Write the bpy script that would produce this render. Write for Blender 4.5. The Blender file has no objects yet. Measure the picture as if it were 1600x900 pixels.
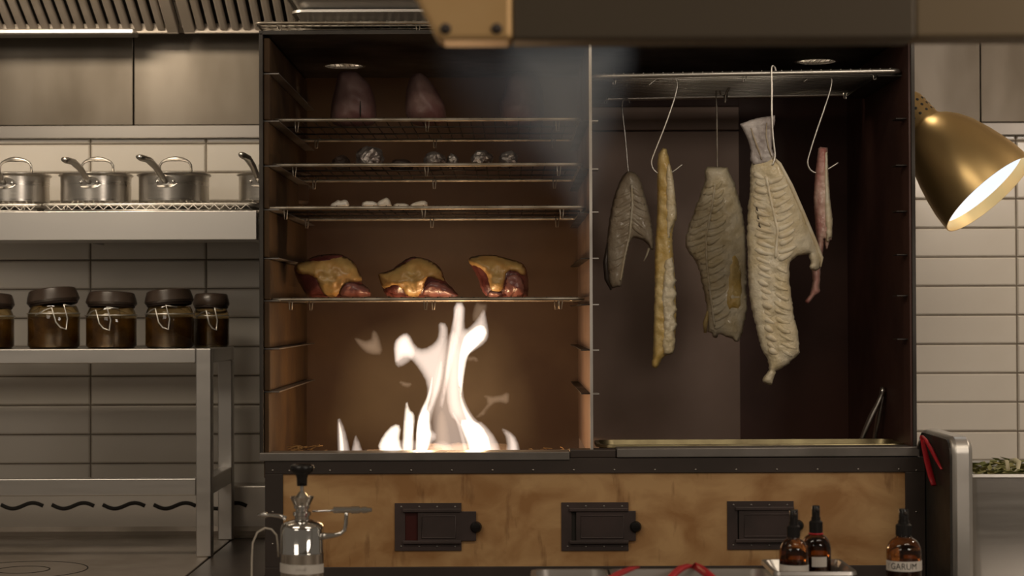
import bpy, bmesh, math, random
from mathutils import Vector, Matrix, noise
from mathutils.geometry import delaunay_2d_cdt

random.seed(7)
SC = bpy.context.scene
COL = SC.collection

# ------------------------------------------------------------------ camera
FPX = 2900.0
CAM = Vector((0.0, -3.4, 1.40))
ROT = Matrix.Rotation(math.radians(90) + math.atan(40 / FPX), 3, 'X') @ Matrix.Rotation(math.radians(-0.2), 3, 'Z')
cd = bpy.data.cameras.new('camera')
cam = bpy.data.objects.new('camera', cd)
COL.objects.link(cam)
cam.matrix_world = Matrix.Translation(CAM) @ ROT.to_4x4()
cd.sensor_width = 36.0
cd.lens = FPX / 1600.0 * 36.0
cd.clip_start = 0.05
cd.dof.use_dof = True
cd.dof.focus_distance = 3.35
cd.dof.aperture_fstop = 6.5
SC.camera = cam

# ------------------------------------------------------------------ colour management and world
vs = SC.view_settings
vs.view_transform = 'Standard'
vs.look = 'None'
vs.gamma = 1.0
vs.use_curve_mapping = False
vs.exposure = 0.0
W = bpy.data.worlds.new('world')
SC.world = W
W.use_nodes = True
W.node_tree.nodes['Background'].inputs[0].default_value = (1.0, 0.84, 0.66, 1)
W.node_tree.nodes['Background'].inputs[1].default_value = 0.13

# ------------------------------------------------------------------ room lights
def area_light(name, loc, target, sx, sy, watt, col):
    l = bpy.data.lights.new(name, 'AREA')
    l.shape = 'RECTANGLE'
    l.size, l.size_y, l.energy, l.color = sx, sy, watt, col
    o = bpy.data.objects.new(name, l)
    COL.objects.link(o)
    o.location = loc
    o.rotation_euler = (Vector(target) - Vector(loc)).to_track_quat('-Z', 'Y').to_euler()
    return o

WARM = (1.0, 0.84, 0.64)
area_light('ceiling_light', (-1.2, -1.9, 2.9), (-0.7, 0.5, 1.4), 1.2, 0.3, 10.5, (1.0, 0.86, 0.68))
area_light('ceiling_light', (1.0, -1.9, 2.9), (0.6, 0.5, 1.4), 1.2, 0.3, 11.0, (1.0, 0.86, 0.68))
area_light('kitchen_light', (-1.7, -3.7, 2.45), (-0.6, 0.4, 1.45), 1.2, 0.5, 7.5, (1.0, 0.86, 0.70))
area_light('kitchen_light', (1.75, -3.0, 2.15), (0.6, 0.5, 1.4), 0.8, 0.4, 13.0, (1.0, 0.86, 0.72))
area_light('hood_light', (-1.0, -0.15, 2.22), (-1.0, 0.66, 1.62), 0.5, 0.12, 5.0, WARM)
area_light('hood_light', (1.75, -0.20, 2.25), (1.25, 0.6, 1.2), 0.3, 0.18, 8.0, (1.0, 0.82, 0.64))
area_light('hood_light', (0.2, 0.40, 2.24), (0.2, 0.62, 1.6), 1.0, 0.12, 6.0, WARM)  # lamp added above the oven so its vents show bright

# ------------------------------------------------------------------ helpers
def P(px, py, Y):
    """point on the plane y=Y that the photo pixel (px, py) looks at"""
    d = ROT @ Vector(((px - 800.0) / FPX, -(py - 450.0) / FPX, -1.0))
    return CAM + d * ((Y - CAM.y) / d.y)

def PZ(px, py, z):
    d = ROT @ Vector(((px - 800.0) / FPX, -(py - 450.0) / FPX, -1.0))
    return CAM + d * ((z - CAM.z) / d.z)

def S(Y):
    return (Y - CAM.y) / FPX

ORI = {}

class MB:
    def __init__(self):
        self.v, self.f = [], []
    def add(self, vs_, fs_):
        n = len(self.v)
        self.v += [Vector(p) for p in vs_]
        self.f += [tuple(i + n for i in q) for q in fs_]
        return self
    def box(self, x0, x1, y0, y1, z0, z1):
        return self.add([(x0, y0, z0), (x1, y0, z0), (x1, y1, z0), (x0, y1, z0), (x0, y0, z1), (x1, y0, z1), (x1, y1, z1), (x0, y1, z1)],
                        [(3, 2, 1, 0), (4, 5, 6, 7), (0, 1, 5, 4), (1, 2, 6, 5), (2, 3, 7, 6), (3, 0, 4, 7)])
    def bar(self, a, b, w, h, up=(0, 0, 1)):
        a, b = Vector(a), Vector(b)
        d = (b - a).normalized()
        s = d.cross(Vector(up))
        if s.length < 1e-5:
            s = d.cross(Vector((1, 0, 0)))
        s.normalize()
        u = s.cross(d)
        r = []
        for p in (a, b):
            for i, j in ((-1, -1), (1, -1), (1, 1), (-1, 1)):
                r.append(p + s * (w / 2 * i) + u * (h / 2 * j))
        return self.add(r, [(0, 1, 2, 3), (7, 6, 5, 4), (0, 4, 5, 1), (1, 5, 6, 2), (2, 6, 7, 3), (3, 7, 4, 0)])
    def tube(self, pts, r, seg=8, closed=False, flat=1.0):
        pts = [Vector(p) for p in pts]
        n = len(pts)
        rs = r if isinstance(r, (list, tuple)) else [r] * n
        vs_, fs_ = [], []
        prev = None
        for i, p in enumerate(pts):
            if closed:
                t = pts[(i + 1) % n] - pts[i - 1]
            else:
                t = pts[min(i + 1, n - 1)] - pts[max(i - 1, 0)]
            t.normalize()
            if prev is None:
                a = Vector((0, 0, 1)) if abs(t.z) < 0.9 else Vector((1, 0, 0))
                u = t.cross(a).normalized()
            else:
                u = prev - t * prev.dot(t)
                if u.length < 1e-6:
                    u = t.cross(Vector((0, 0, 1)))
                u.normalize()
            prev = u
            w = t.cross(u)
            for k in range(seg):
                an = 2 * math.pi * k / seg
                vs_.append(p + u * (math.cos(an) * rs[i]) + w * (math.sin(an) * rs[i] * flat))
        m = n if closed else n - 1
        for i in range(m):
            j = (i + 1) % n
            for k in range(seg):
                k2 = (k + 1) % seg
                fs_.append((i * seg + k, i * seg + k2, j * seg + k2, j * seg + k))
        if not closed:
            fs_.append(tuple(range(seg - 1, -1, -1)))
            fs_.append(tuple((n - 1) * seg + k for k in range(seg)))
        return self.add(vs_, fs_)
    def lathe(self, prof, seg=28, M=None, closed=False):
        M = M or Matrix.Identity(4)
        vs_, fs_, rows = [], [], []
        for r, z in prof:
            if r < 1e-6:
                rows.append([len(vs_)])
                vs_.append(M @ Vector((0, 0, z)))
            else:
                rows.append(list(range(len(vs_), len(vs_) + seg)))
                for k in range(seg):
                    a = 2 * math.pi * k / seg
                    vs_.append(M @ Vector((r * math.cos(a), r * math.sin(a), z)))
        pairs = list(zip(rows, rows[1:]))
        if closed:
            pairs.append((rows[-1], rows[0]))
        for A, B in pairs:
            for k in range(seg):
                k2 = (k + 1) % seg
                if len(A) == 1 and len(B) == 1:
                    continue
                if len(A) == 1:
                    fs_.append((A[0], B[k2], B[k]))
                elif len(B) == 1:
                    fs_.append((A[k], A[k2], B[0]))
                else:
                    fs_.append((A[k], A[k2], B[k2], B[k]))
        return self.add(vs_, fs_)
    def prism(self, poly, y0, y1):
        """poly = list of (x, z); extruded along y"""
        n = len(poly)
        vs_ = [(x, y0, z) for x, z in poly] + [(x, y1, z) for x, z in poly]
        fs_ = [tuple(range(n)), tuple(range(2 * n - 1, n - 1, -1))]
        fs_ += [(i, (i + 1) % n, n + (i + 1) % n, n + i) for i in range(n)]
        return self.add(vs_, fs_)
    def build(self, name, mat, parent=None, smooth=False, bevel=0.0, sharp=None):
        o0 = ORI.get(parent.name, Vector()) if parent else Vector()
        me = bpy.data.meshes.new(name)
        me.from_pydata([tuple(p - o0) for p in self.v], [], self.f)
        bm = bmesh.new()
        bm.from_mesh(me)
        bmesh.ops.recalc_face_normals(bm, faces=bm.faces)
        bm.to_mesh(me)
        bm.free()
        me.materials.append(mat)
        o = bpy.data.objects.new(name, me)
        COL.objects.link(o)
        if parent:
            o.parent = parent
            ORI[o.name] = o0
        if smooth:
            for p in me.polygons:
                p.use_smooth = True
            if sharp:
                me.set_sharp_from_angle(angle=math.radians(sharp))
        if bevel:
            m = o.modifiers.new('bevel', 'BEVEL')
            m.width = bevel
            m.segments = 2
            m.limit_method = 'ANGLE'
        return o

def tag(o, label, cat, group=None):
    o['label'] = label
    o['category'] = cat
    if group:
        o['group'] = group
    return o

def thing(name, label, cat, loc=(0, 0, 0), group=None):
    o = bpy.data.objects.new(name, None)
    o.empty_display_size = 0.05
    COL.objects.link(o)
    o.location = loc
    ORI[o.name] = Vector(loc)
    return tag(o, label, cat, group)

def struct(o):
    o['kind'] = 'structure'
    return o

def stuff(o):
    o['kind'] = 'stuff'
    return o

# inflated outline: a solid body with the traced outline and real depth
def in_poly(x, y, poly):
    c = False
    j = len(poly) - 1
    for i in range(len(poly)):
        xi, yi = poly[i]
        xj, yj = poly[j]
        if (yi > y) != (yj > y) and x < (xj - xi) * (y - yi) / (yj - yi) + xi:
            c = not c
        j = i
    return c

def seg_dist(x, y, poly):
    best = 1e9
    n = len(poly)
    for i in range(n):
        ax, ay = poly[i]
        bx, by = poly[(i + 1) % n]
        dx, dy = bx - ax, by - ay
        L = dx * dx + dy * dy
        t = 0 if L == 0 else max(0, min(1, ((x - ax) * dx + (y - ay) * dy) / L))
        ex, ey = x - ax - dx * t, y - ay - dy * t
        best = min(best, ex * ex + ey * ey)
    return math.sqrt(best)

def smooth_poly(poly, it=1):
    for _ in range(it):
        q = []
        n = len(poly)
        for i in range(n):
            (ax, ay), (bx, by) = poly[i], poly[(i + 1) % n]
            q += [(ax * .75 + bx * .25, ay * .75 + by * .25), (ax * .25 + bx * .75, ay * .25 + by * .75)]
        poly = q
    return poly

def resample(poly, step, jit=0.0, rnd=None):
    out = []
    n = len(poly)
    for i in range(n):
        (ax, ay), (bx, by) = poly[i], poly[(i + 1) % n]
        L = math.hypot(bx - ax, by - ay)
        m = max(1, int(round(L / step)))
        for k in range(m):
            t = k / m
            x, y = ax + (bx - ax) * t, ay + (by - ay) * t
            if jit and rnd:
                x += rnd.uniform(-jit, jit)
                y += rnd.uniform(-jit, jit)
            out.append((x, y))
    return out

class Blob:
    """closed body; poly in photo pixels at depth Y; front height T (m) reached R pixels from the outline"""
    def __init__(self, poly, Y, T, R=12, step=4, back=0.7, bow=None, smooth=1, jit=0.0, bump=0.0, bscale=0.12, seed=1, power=0.5):
        rnd = random.Random(seed)
        poly = smooth_poly(poly, smooth) if smooth else poly
        poly = resample(poly, step, jit, rnd)
        self.poly, self.Y, self.T, self.R, self.bow, self.power = poly, Y, T, R, bow, power
        self.bump, self.bscale, self.seed = bump, bscale, seed
        xs = [p[0] for p in poly]
        ys = [p[1] for p in poly]
        pts = list(poly)
        y = min(ys)
        while y < max(ys):
            x = min(xs)
            while x < max(xs):
                qx, qy = x + rnd.uniform(-.2, .2) * step, y + rnd.uniform(-.2, .2) * step
                if in_poly(qx, qy, poly) and seg_dist(qx, qy, poly) > step * 0.45:
                    pts.append((qx, qy))
                x += step
            y += step
        nb = len(poly)
        res = delaunay_2d_cdt([Vector(p) for p in pts], [(i, (i + 1) % nb) for i in range(nb)], [], 0, 1e-4)
        V, E, F = res[0], res[1], res[2]
        onb = [any(k < nb for k in src) for src in res[3]]
        tris = []
        for t in F:
            cx = sum(V[i][0] for i in t) / len(t)
            cy = sum(V[i][1] for i in t) / len(t)
            if in_poly(cx, cy, poly) and not all(onb[i] for i in t):
                tris.append(tuple(t))
        self.mb = MB()
        front, backi = {}, {}
        vs_ = []
        for i, p in enumerate(V):
            if onb[i]:
                front[i] = backi[i] = len(vs_)
                vs_.append(P(p[0], p[1], Y + (bow(p[0], p[1]) if bow else 0)))
            else:
                front[i] = len(vs_)
                vs_.append(P(p[0], p[1], self.depth(p[0], p[1])))
                backi[i] = len(vs_)
                vs_.append(P(p[0], p[1], self.depth(p[0], p[1], -back)))
        fs_ = [tuple(front[i] for i in t) for t in tris] + [tuple(backi[i] for i in reversed(t)) for t in tris]
        self.mb.add(vs_, fs_)
    def depth(self, x, y, k=1.0):
        d = seg_dist(x, y, self.poly)
        u = min(1.0, d / self.R)
        h = self.T * (1 - (1 - u) ** 2) ** self.power
        if self.bump:
            h += self.bump * u * noise.noise(Vector((x * self.bscale, y * self.bscale, self.seed * 3.7 + (5 if k < 0 else 0))))
        return self.Y - k * h + (self.bow(x, y) if self.bow else 0)

# ------------------------------------------------------------------ materials
def new_mat(name):
    m = bpy.data.materials.new(name)
    m.use_nodes = True
    nt = m.node_tree
    return m, nt, nt.nodes['Principled BSDF']

def mat(name, col, rough=0.5, metal=0.0, col2=None, nscale=8.0, stretch=(1, 1, 1), detail=4.0, lo=0.35, hi=0.65,
        bump=0.0, bscale=60.0, bstretch=(1, 1, 1), trans=0.0, ior=1.45, coat=0.0, rough2=None, sss=0.0, spec=None):
    m, nt, b = new_mat(name)
    b.inputs['Base Color'].default_value = (*col, 1)
    b.inputs['Roughness'].default_value = rough
    b.inputs['Metallic'].default_value = metal
    b.inputs['Transmission Weight'].default_value = trans
    b.inputs['IOR'].default_value = ior
    b.inputs['Coat Weight'].default_value = coat
    b.inputs['Coat Roughness'].default_value = 0.1
    if spec is not None:
        b.inputs['Specular IOR Level'].default_value = spec
    if sss:
        b.inputs['Subsurface Weight'].default_value = sss
        b.inputs['Subsurface Radius'].default_value = (0.01, 0.006, 0.003)
        b.inputs['Subsurface Scale'].default_value = 0.5
    tc = nt.nodes.new('ShaderNodeTexCoord')
    def nz(scale, st, det):
        mp = nt.nodes.new('ShaderNodeMapping')
        mp.inputs['Scale'].default_value = st
        nt.links.new(tc.outputs['Object'], mp.inputs['Vector'])
        n = nt.nodes.new('ShaderNodeTexNoise')
        n.inputs['Scale'].default_value = scale
        n.inputs['Detail'].default_value = det
        nt.links.new(mp.outputs[0], n.inputs['Vector'])
        return n
    if col2 is not None or rough2 is not None:
        n = nz(nscale, stretch, detail)
        if col2 is not None:
            r = nt.nodes.new('ShaderNodeValToRGB')
            r.color_ramp.elements[0].position = lo
            r.color_ramp.elements[1].position = hi
            r.color_ramp.elements[0].color = (*col, 1)
            r.color_ramp.elements[1].color = (*col2, 1)
            nt.links.new(n.outputs['Fac'], r.inputs['Fac'])
            nt.links.new(r.outputs['Color'], b.inputs['Base Color'])
        if rough2 is not None:
            mr = nt.nodes.new('ShaderNodeMapRange')
            mr.inputs['From Min'].default_value = lo
            mr.inputs['From Max'].default_value = hi
            mr.inputs['To Min'].default_value = rough
            mr.inputs['To Max'].default_value = rough2
            nt.links.new(n.outputs['Fac'], mr.inputs['Value'])
            nt.links.new(mr.outputs[0], b.inputs['Roughness'])
    if bump:
        n2 = nz(bscale, bstretch, 3.0)
        bp = nt.nodes.new('ShaderNodeBump')
        bp.inputs['Strength'].default_value = bump
        bp.inputs['Distance'].default_value = 0.004
        nt.links.new(n2.outputs['Fac'], bp.inputs['Height'])
        nt.links.new(bp.outputs[0], b.inputs['Normal'])
    return m

def emit_mat(name, col, strength):
    m, nt, b = new_mat(name)
    b.inputs['Base Color'].default_value = (0.8, 0.8, 0.8, 1)
    b.inputs['Emission Color'].default_value = (*col, 1)
    b.inputs['Emission Strength'].default_value = strength
    return m

def flame_mat(name, col, strength):
    m = bpy.data.materials.new(name)
    m.use_nodes = True
    nt = m.node_tree
    nt.nodes.clear()
    out = nt.nodes.new('ShaderNodeOutputMaterial')
    e = nt.nodes.new('ShaderNodeEmission')
    e.inputs['Color'].default_value = (*col, 1)
    e.inputs['Strength'].default_value = strength
    nt.links.new(e.outputs[0], out.inputs['Volume'])
    return m

def smoke_mat(name, col, density):
    m = bpy.data.materials.new(name)
    m.use_nodes = True
    nt = m.node_tree
    nt.nodes.clear()
    out = nt.nodes.new('ShaderNodeOutputMaterial')
    s = nt.nodes.new('ShaderNodeVolumeScatter')
    s.inputs['Color'].default_value = (*col, 1)
    s.inputs['Density'].default_value = density
    nt.links.new(s.outputs[0], out.inputs['Volume'])
    return m

M = {}
M['steel'] = mat('brushed_steel', (0.58, 0.555, 0.525), 0.34, 1.0, rough2=0.42, nscale=3, stretch=(1, 1, 25))
M['steelpol'] = mat('polished_steel', (0.70, 0.67, 0.63), 0.30, 0.85, rough2=0.42, nscale=12)
M['steelwall'] = mat('steel_cladding', (0.185, 0.163, 0.137), 0.42, 1.0, col2=(0.135, 0.115, 0.092), nscale=3, stretch=(1.6, 1, 0.7), rough2=0.55, bump=0.02, bscale=6, bstretch=(60, 1, 1))
M['hood'] = mat('hood_steel', (0.58, 0.51, 0.44), 0.5, 0.4, col2=(0.46, 0.40, 0.33), nscale=5)
M['flange'] = mat('flange_steel', (0.31, 0.29, 0.27), 0.38, 1.0, rough2=0.5, nscale=3)
M['dark_gap'] = mat('dark_cavity', (0.02, 0.017, 0.014), 0.8)
M['wire'] = mat('rack_wire', (0.66, 0.63, 0.58), 0.35, 0.9)
M['sootwire'] = mat('sooty_rack_wire', (0.44, 0.40, 0.34), 0.42, 0.8, col2=(0.26, 0.22, 0.17), nscale=30)
M['sootgrid'] = mat('burnt_grid_wire', (0.07, 0.055, 0.042), 0.5, 0.6, col2=(0.04, 0.03, 0.022), nscale=30)
M['chrome'] = mat('chrome', (0.66, 0.65, 0.63), 0.07, 1.0)
M['tile'] = mat('glazed_tile', (0.74, 0.695, 0.63), 0.16, col2=(0.70, 0.65, 0.58), nscale=4, coat=0.3)
M['grout'] = mat('grout', (0.22, 0.19, 0.15), 0.85, col2=(0.15, 0.12, 0.09), nscale=14)
M['ovenout'] = mat('oven_blackened_steel', (0.060, 0.054, 0.048), 0.42, 0.5, col2=(0.04, 0.033, 0.028), nscale=9, rough2=0.6)
M['ovenin'] = mat('oven_sooty_lining', (0.080, 0.032, 0.022), 0.42, 0.0, col2=(0.045, 0.017, 0.012), nscale=4, rough2=0.65, spec=0.5)
M['ovenback'] = mat('oven_scorched_back', (0.092, 0.050, 0.022), 0.45, 0.0, col2=(0.055, 0.026, 0.013), nscale=4, rough2=0.65)
M['ovenpan'] = mat('oven_pale_lining', (0.30, 0.215, 0.175), 0.34, 0.2, col2=(0.22, 0.15, 0.115), nscale=4, rough2=0.5)
M['brick'] = mat('firebrick', (0.070, 0.036, 0.011), 0.8, col2=(0.036, 0.017, 0.006), nscale=9, bump=0.2, bscale=50)
M['ledge'] = mat('ledge_steel', (0.24, 0.22, 0.205), 0.42, 0.5, col2=(0.17, 0.155, 0.14), nscale=10)
M['frame'] = mat('base_frame_iron', (0.056, 0.042, 0.036), 0.5, 0.1, col2=(0.040, 0.030, 0.025), nscale=7)
M['rivet'] = mat('rivet_metal', (0.34, 0.31, 0.28), 0.4, 1.0)
M['damper'] = mat('damper_iron', (0.080, 0.057, 0.054), 0.42, 0.2, col2=(0.055, 0.042, 0.039), nscale=12)
M['pot'] = mat('saucepan_steel', (0.56, 0.53, 0.49), 0.26, 1.0, rough2=0.36, nscale=4, stretch=(1, 1, 40))
M['black'] = mat('black_plastic', (0.012, 0.011, 0.011), 0.25)
M['amber'] = mat('amber_glass', (0.42, 0.15, 0.035), 0.03, trans=1.0, ior=1.45)
M['ambdark'] = mat('dark_liquid', (0.045, 0.014, 0.006), 0.08, coat=0.5)
M['jarglass'] = mat('jar_glass', (0.62, 0.46, 0.22), 0.04, trans=1.0, ior=1.4)
M['jarfill'] = mat('jar_preserve', (0.17, 0.10, 0.03), 0.25, col2=(0.055, 0.024, 0.008), nscale=28, coat=0.6)
M['jarlid'] = mat('jar_lid', (0.050, 0.034, 0.025), 0.3, col2=(0.024, 0.015, 0.011), nscale=14)
M['redslot'] = mat('damper_dark_red', (0.055, 0.006, 0.004), 0.5)  # plain dark red behind the opened damper
M['rubber'] = mat('dark_rubber', (0.03, 0.016, 0.01), 0.6)
M['label'] = mat('label_paper', (0.62, 0.58, 0.53), 0.7)
M['ink'] = mat('label_ink', (0.03, 0.028, 0.027), 0.7)
M['inkfade'] = mat('label_ink_faded', (0.30, 0.27, 0.25), 0.7)
M['red'] = mat('red_silicone', (0.42, 0.012, 0.020), 0.45)
M['brass'] = mat('brushed_brass', (0.80, 0.57, 0.26), 0.33, 0.9, rough2=0.38, nscale=9)
M['brassin'] = mat('brass_inside', (0.66, 0.46, 0.20), 0.35, 1.0)
M['rail'] = mat('rail_satin_metal', (0.105, 0.082, 0.056), 0.5, 0.3)
M['railgold'] = mat('rail_gold_bracket', (0.78, 0.52, 0.25), 0.45, 0.25, col2=(0.66, 0.41, 0.17), nscale=6)
M['railtan'] = mat('rail_wall_tone', (0.22, 0.165, 0.10), 0.5, 0.3)  # lighter tan stands in for the bright wall showing in the rail
M['fish'] = mat('dried_fish_flesh', (0.60, 0.50, 0.31), 0.42, col2=(0.68, 0.61, 0.46), nscale=26, bump=0.5, bscale=160, coat=0.2)
M['fishy'] = mat('dried_fish_yellow', (0.52, 0.35, 0.10), 0.4, col2=(0.62, 0.48, 0.22), nscale=30, bump=0.45, bscale=140, coat=0.2)
M['fishgrey'] = mat('dried_fish_grey', (0.46, 0.39, 0.29), 0.4, col2=(0.36, 0.28, 0.19), nscale=26, bump=0.5, bscale=150, coat=0.2)
M['fishpink'] = mat('dried_fish_pink', (0.60, 0.44, 0.36), 0.4, col2=(0.44, 0.17, 0.15), nscale=22, stretch=(2, 2, 0.5), bump=0.4, bscale=140, coat=0.2)
M['fishtail'] = mat('fish_tail_skin', (0.56, 0.52, 0.50), 0.4, col2=(0.25, 0.20, 0.19), nscale=26, stretch=(1, 1, 0.35), lo=0.42, hi=0.72, bump=0.5, bscale=120, coat=0.2)
M['bone'] = mat('fish_bone', (0.72, 0.66, 0.52), 0.4, col2=(0.62, 0.52, 0.35), nscale=40)
M['skin'] = mat('dark_fish_skin', (0.06, 0.045, 0.035), 0.3)
M['fat'] = mat('smoked_fat', (0.46, 0.31, 0.115), 0.42, col2=(0.40, 0.22, 0.07), nscale=24, bump=0.35, bscale=90, coat=0.25)
M['meat'] = mat('red_meat', (0.14, 0.038, 0.032), 0.4, col2=(0.075, 0.016, 0.014), nscale=26, bump=0.4, bscale=110, coat=0.3)
M['meatpale'] = mat('pale_meat', (0.27, 0.13, 0.11), 0.35, col2=(0.19, 0.065, 0.058), nscale=34, bump=0.4, bscale=110, coat=0.4)
M['meatdim'] = mat('smoked_leg', (0.20, 0.125, 0.11), 0.5, col2=(0.12, 0.05, 0.048), nscale=16, bump=0.3, bscale=80)
M['foil'] = mat('crumpled_foil', (0.40, 0.37, 0.35), 0.35, 0.7, col2=(0.10, 0.07, 0.06), nscale=45, bump=1.0, bscale=90)
M['char'] = mat('charred_lump', (0.05, 0.03, 0.022), 0.6, col2=(0.025, 0.015, 0.01), nscale=30, bump=0.6, bscale=90)
M['white'] = mat('white_slice', (0.70, 0.66, 0.60), 0.4, col2=(0.6, 0.52, 0.42), nscale=30, bump=0.3, bscale=90)
M['log'] = mat('charred_wood', (0.04, 0.026, 0.018), 0.8, col2=(0.12, 0.09, 0.07), nscale=18, bump=0.8, bscale=50)
M['straw'] = mat('straw', (0.42, 0.26, 0.10), 0.7, col2=(0.28, 0.15, 0.05), nscale=20)
M['ash'] = mat('ash_crumbs', (0.035, 0.03, 0.026), 0.8, col2=(0.10, 0.09, 0.07), nscale=30)
M['herb'] = mat('herb_green', (0.16, 0.18, 0.055), 0.6, col2=(0.30, 0.26, 0.10), nscale=30)
M['herbpale'] = mat('herb_pale', (0.55, 0.50, 0.33), 0.5)
M['floor'] = mat('kitchen_floor', (0.14, 0.12, 0.10), 0.6, col2=(0.10, 0.08, 0.07), nscale=6)
M['ceil'] = mat('kitchen_ceiling', (0.55, 0.52, 0.47), 0.8, col2=(0.5, 0.47, 0.42), nscale=4)
M['counter'] = mat('range_top_steel', (0.30, 0.255, 0.215), 0.38, 0.45, col2=(0.22, 0.185, 0.15), nscale=5, rough2=0.55)
M['counterdark'] = mat('dark_range_top', (0.12, 0.095, 0.078), 0.3, 0.4, col2=(0.06, 0.047, 0.04), nscale=6)
M['splash'] = mat('backsplash_steel', (0.60, 0.56, 0.51), 0.36, 1.0, rough2=0.5, nscale=3, stretch=(1, 1, 10))

def wood_mat():
    m, nt, b = new_mat('plywood')
    tc = nt.nodes.new('ShaderNodeTexCoord')
    mp = nt.nodes.new('ShaderNodeMapping')
    mp.inputs['Scale'].default_value = (1.0, 1.0, 1.4)
    n = nt.nodes.new('ShaderNodeTexNoise')
    n.inputs['Scale'].default_value = 11.0
    n.inputs['Detail'].default_value = 5.0
    n.inputs['Distortion'].default_value = 0.6
    r = nt.nodes.new('ShaderNodeValToRGB')
    r.color_ramp.elements[0].position = 0.36
    r.color_ramp.elements[0].color = (0.37, 0.185, 0.064, 1)
    r.color_ramp.elements[1].position = 0.64
    r.color_ramp.elements[1].color = (0.58, 0.355, 0.16, 1)
    n2 = nt.nodes.new('ShaderNodeTexNoise')
    n2.inputs['Scale'].default_value = 5.0
    n2.inputs['Detail'].default_value = 6.0
    mp2 = nt.nodes.new('ShaderNodeMapping')
    mp2.inputs['Scale'].default_value = (7.0, 1.0, 1.6)
    r2 = nt.nodes.new('ShaderNodeValToRGB')
    r2.color_ramp.elements[0].position = 0.30
    r2.color_ramp.elements[0].color = (0.45, 0.36, 0.28, 1)
    r2.color_ramp.elements[1].position = 0.42
    r2.color_ramp.elements[1].color = (1, 1, 1, 1)
    mx = nt.nodes.new('ShaderNodeMix')
    mx.data_type = 'RGBA'
    mx.blend_type = 'MULTIPLY'
    mx.inputs[0].default_value = 0.9
    L = nt.links.new
    L(tc.outputs['Object'], mp.inputs['Vector'])
    L(mp.outputs[0], n.inputs['Vector'])
    L(n.outputs['Fac'], r.inputs['Fac'])
    L(tc.outputs['Object'], mp2.inputs['Vector'])
    L(mp2.outputs[0], n2.inputs['Vector'])
    L(n2.outputs['Fac'], r2.inputs['Fac'])
    L(r.outputs['Color'], mx.inputs[6])
    L(r2.outputs['Color'], mx.inputs[7])
    L(mx.outputs[2], b.inputs['Base Color'])
    b.inputs['Roughness'].default_value = 0.5
    return m
M['wood'] = wood_mat()

# ------------------------------------------------------------------ the setting
YW = 0.69                      # face of the tiles
ZC = 1.40 - (868 - 490) * S(0.27)      # top of the left range
fl = struct(MB().box(-3.2, 3.2, -4.6, 0.75, -0.05, 0.0).build('floor', M['floor']))
ce = struct(MB().box(-3.2, 3.2, -4.6, 0.75, 2.95, 3.0).build('ceiling', M['ceil']))
wall = MB().box(-3.2, 3.2, YW + 0.004, YW + 0.08, 0.0, 2.95).build('wall_back', M['grout'])
struct(wall)

tw, th = 181 * S(YW), 45.4 * S(YW)
x0 = P(141, 400, YW).x
z0 = P(200, 451.5, YW).z
zflange = P(200, 217, YW).z
def tile_mesh(w, h):
    c, d = 0.0028, 0.003
    me = bpy.data.meshes.new('tile')
    v = [(0, 0.009, 0), (w, 0.009, 0), (w, 0.009, h), (0, 0.009, h),
         (0, d, 0), (w, d, 0), (w, d, h), (0, d, h),
         (c, 0, c), (w - c, 0, c), (w - c, 0, h - c), (c, 0, h - c)]
    f = [(3, 2, 1, 0)]
    for a in (0, 4):
        for i in range(4):
            j = (i + 1) % 4
            f.append((a + i, a + j, a + 4 + j, a + 4 + i))
    f.append((8, 9, 10, 11))
    me.from_pydata(v, [], f)
    me.materials.append(M['tile'])
    return me
gap = 0.0032
TM = tile_mesh(tw - gap, th - gap)
ztop_row = None
for r in range(-9, 6):
    zb = z0 + r * th
    top = zb + th - gap
    if zb > zflange:
        continue
    me = TM
    if top > zflange:
        me = tile_mesh(tw - gap, zflange - zb - 0.001)
    for c in range(-3, 11):
        xb = x0 + c * tw
        if xb > -0.42 and xb + tw < 0.55:
            continue
        t = bpy.data.objects.new('tile', me)
        COL.objects.link(t)
        t.parent = wall
        t.location = (xb + gap / 2, YW + random.uniform(-0.0006, 0.0006), zb + gap / 2)
        t.rotation_euler = (random.uniform(-.004, .004), 0, random.uniform(-.002, .002))

# steel cladding above the tiles: panels and a bright flange, parts of the wall
zfl2 = P(200, 197, YW).z
zhood = P(100, 43, 0.62).z
seams = [-1.9, P(210, 120, YW).x, P(600, 120, YW).x, P(1530, 120, YW).x, 1.9]
for a, b in zip(seams, seams[1:]):
    MB().box(a + 0.001, b - 0.001, YW - 0.010, YW + 0.003, zfl2 + 0.001, zhood + 0.05).build('steel_panel', M['steelwall'], wall, bevel=0.0015)
MB().box(-1.9, 1.9, YW - 0.014, YW + 0.003, zflange, zfl2).build('flange', M['flange'], wall, bevel=0.002)

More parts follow.
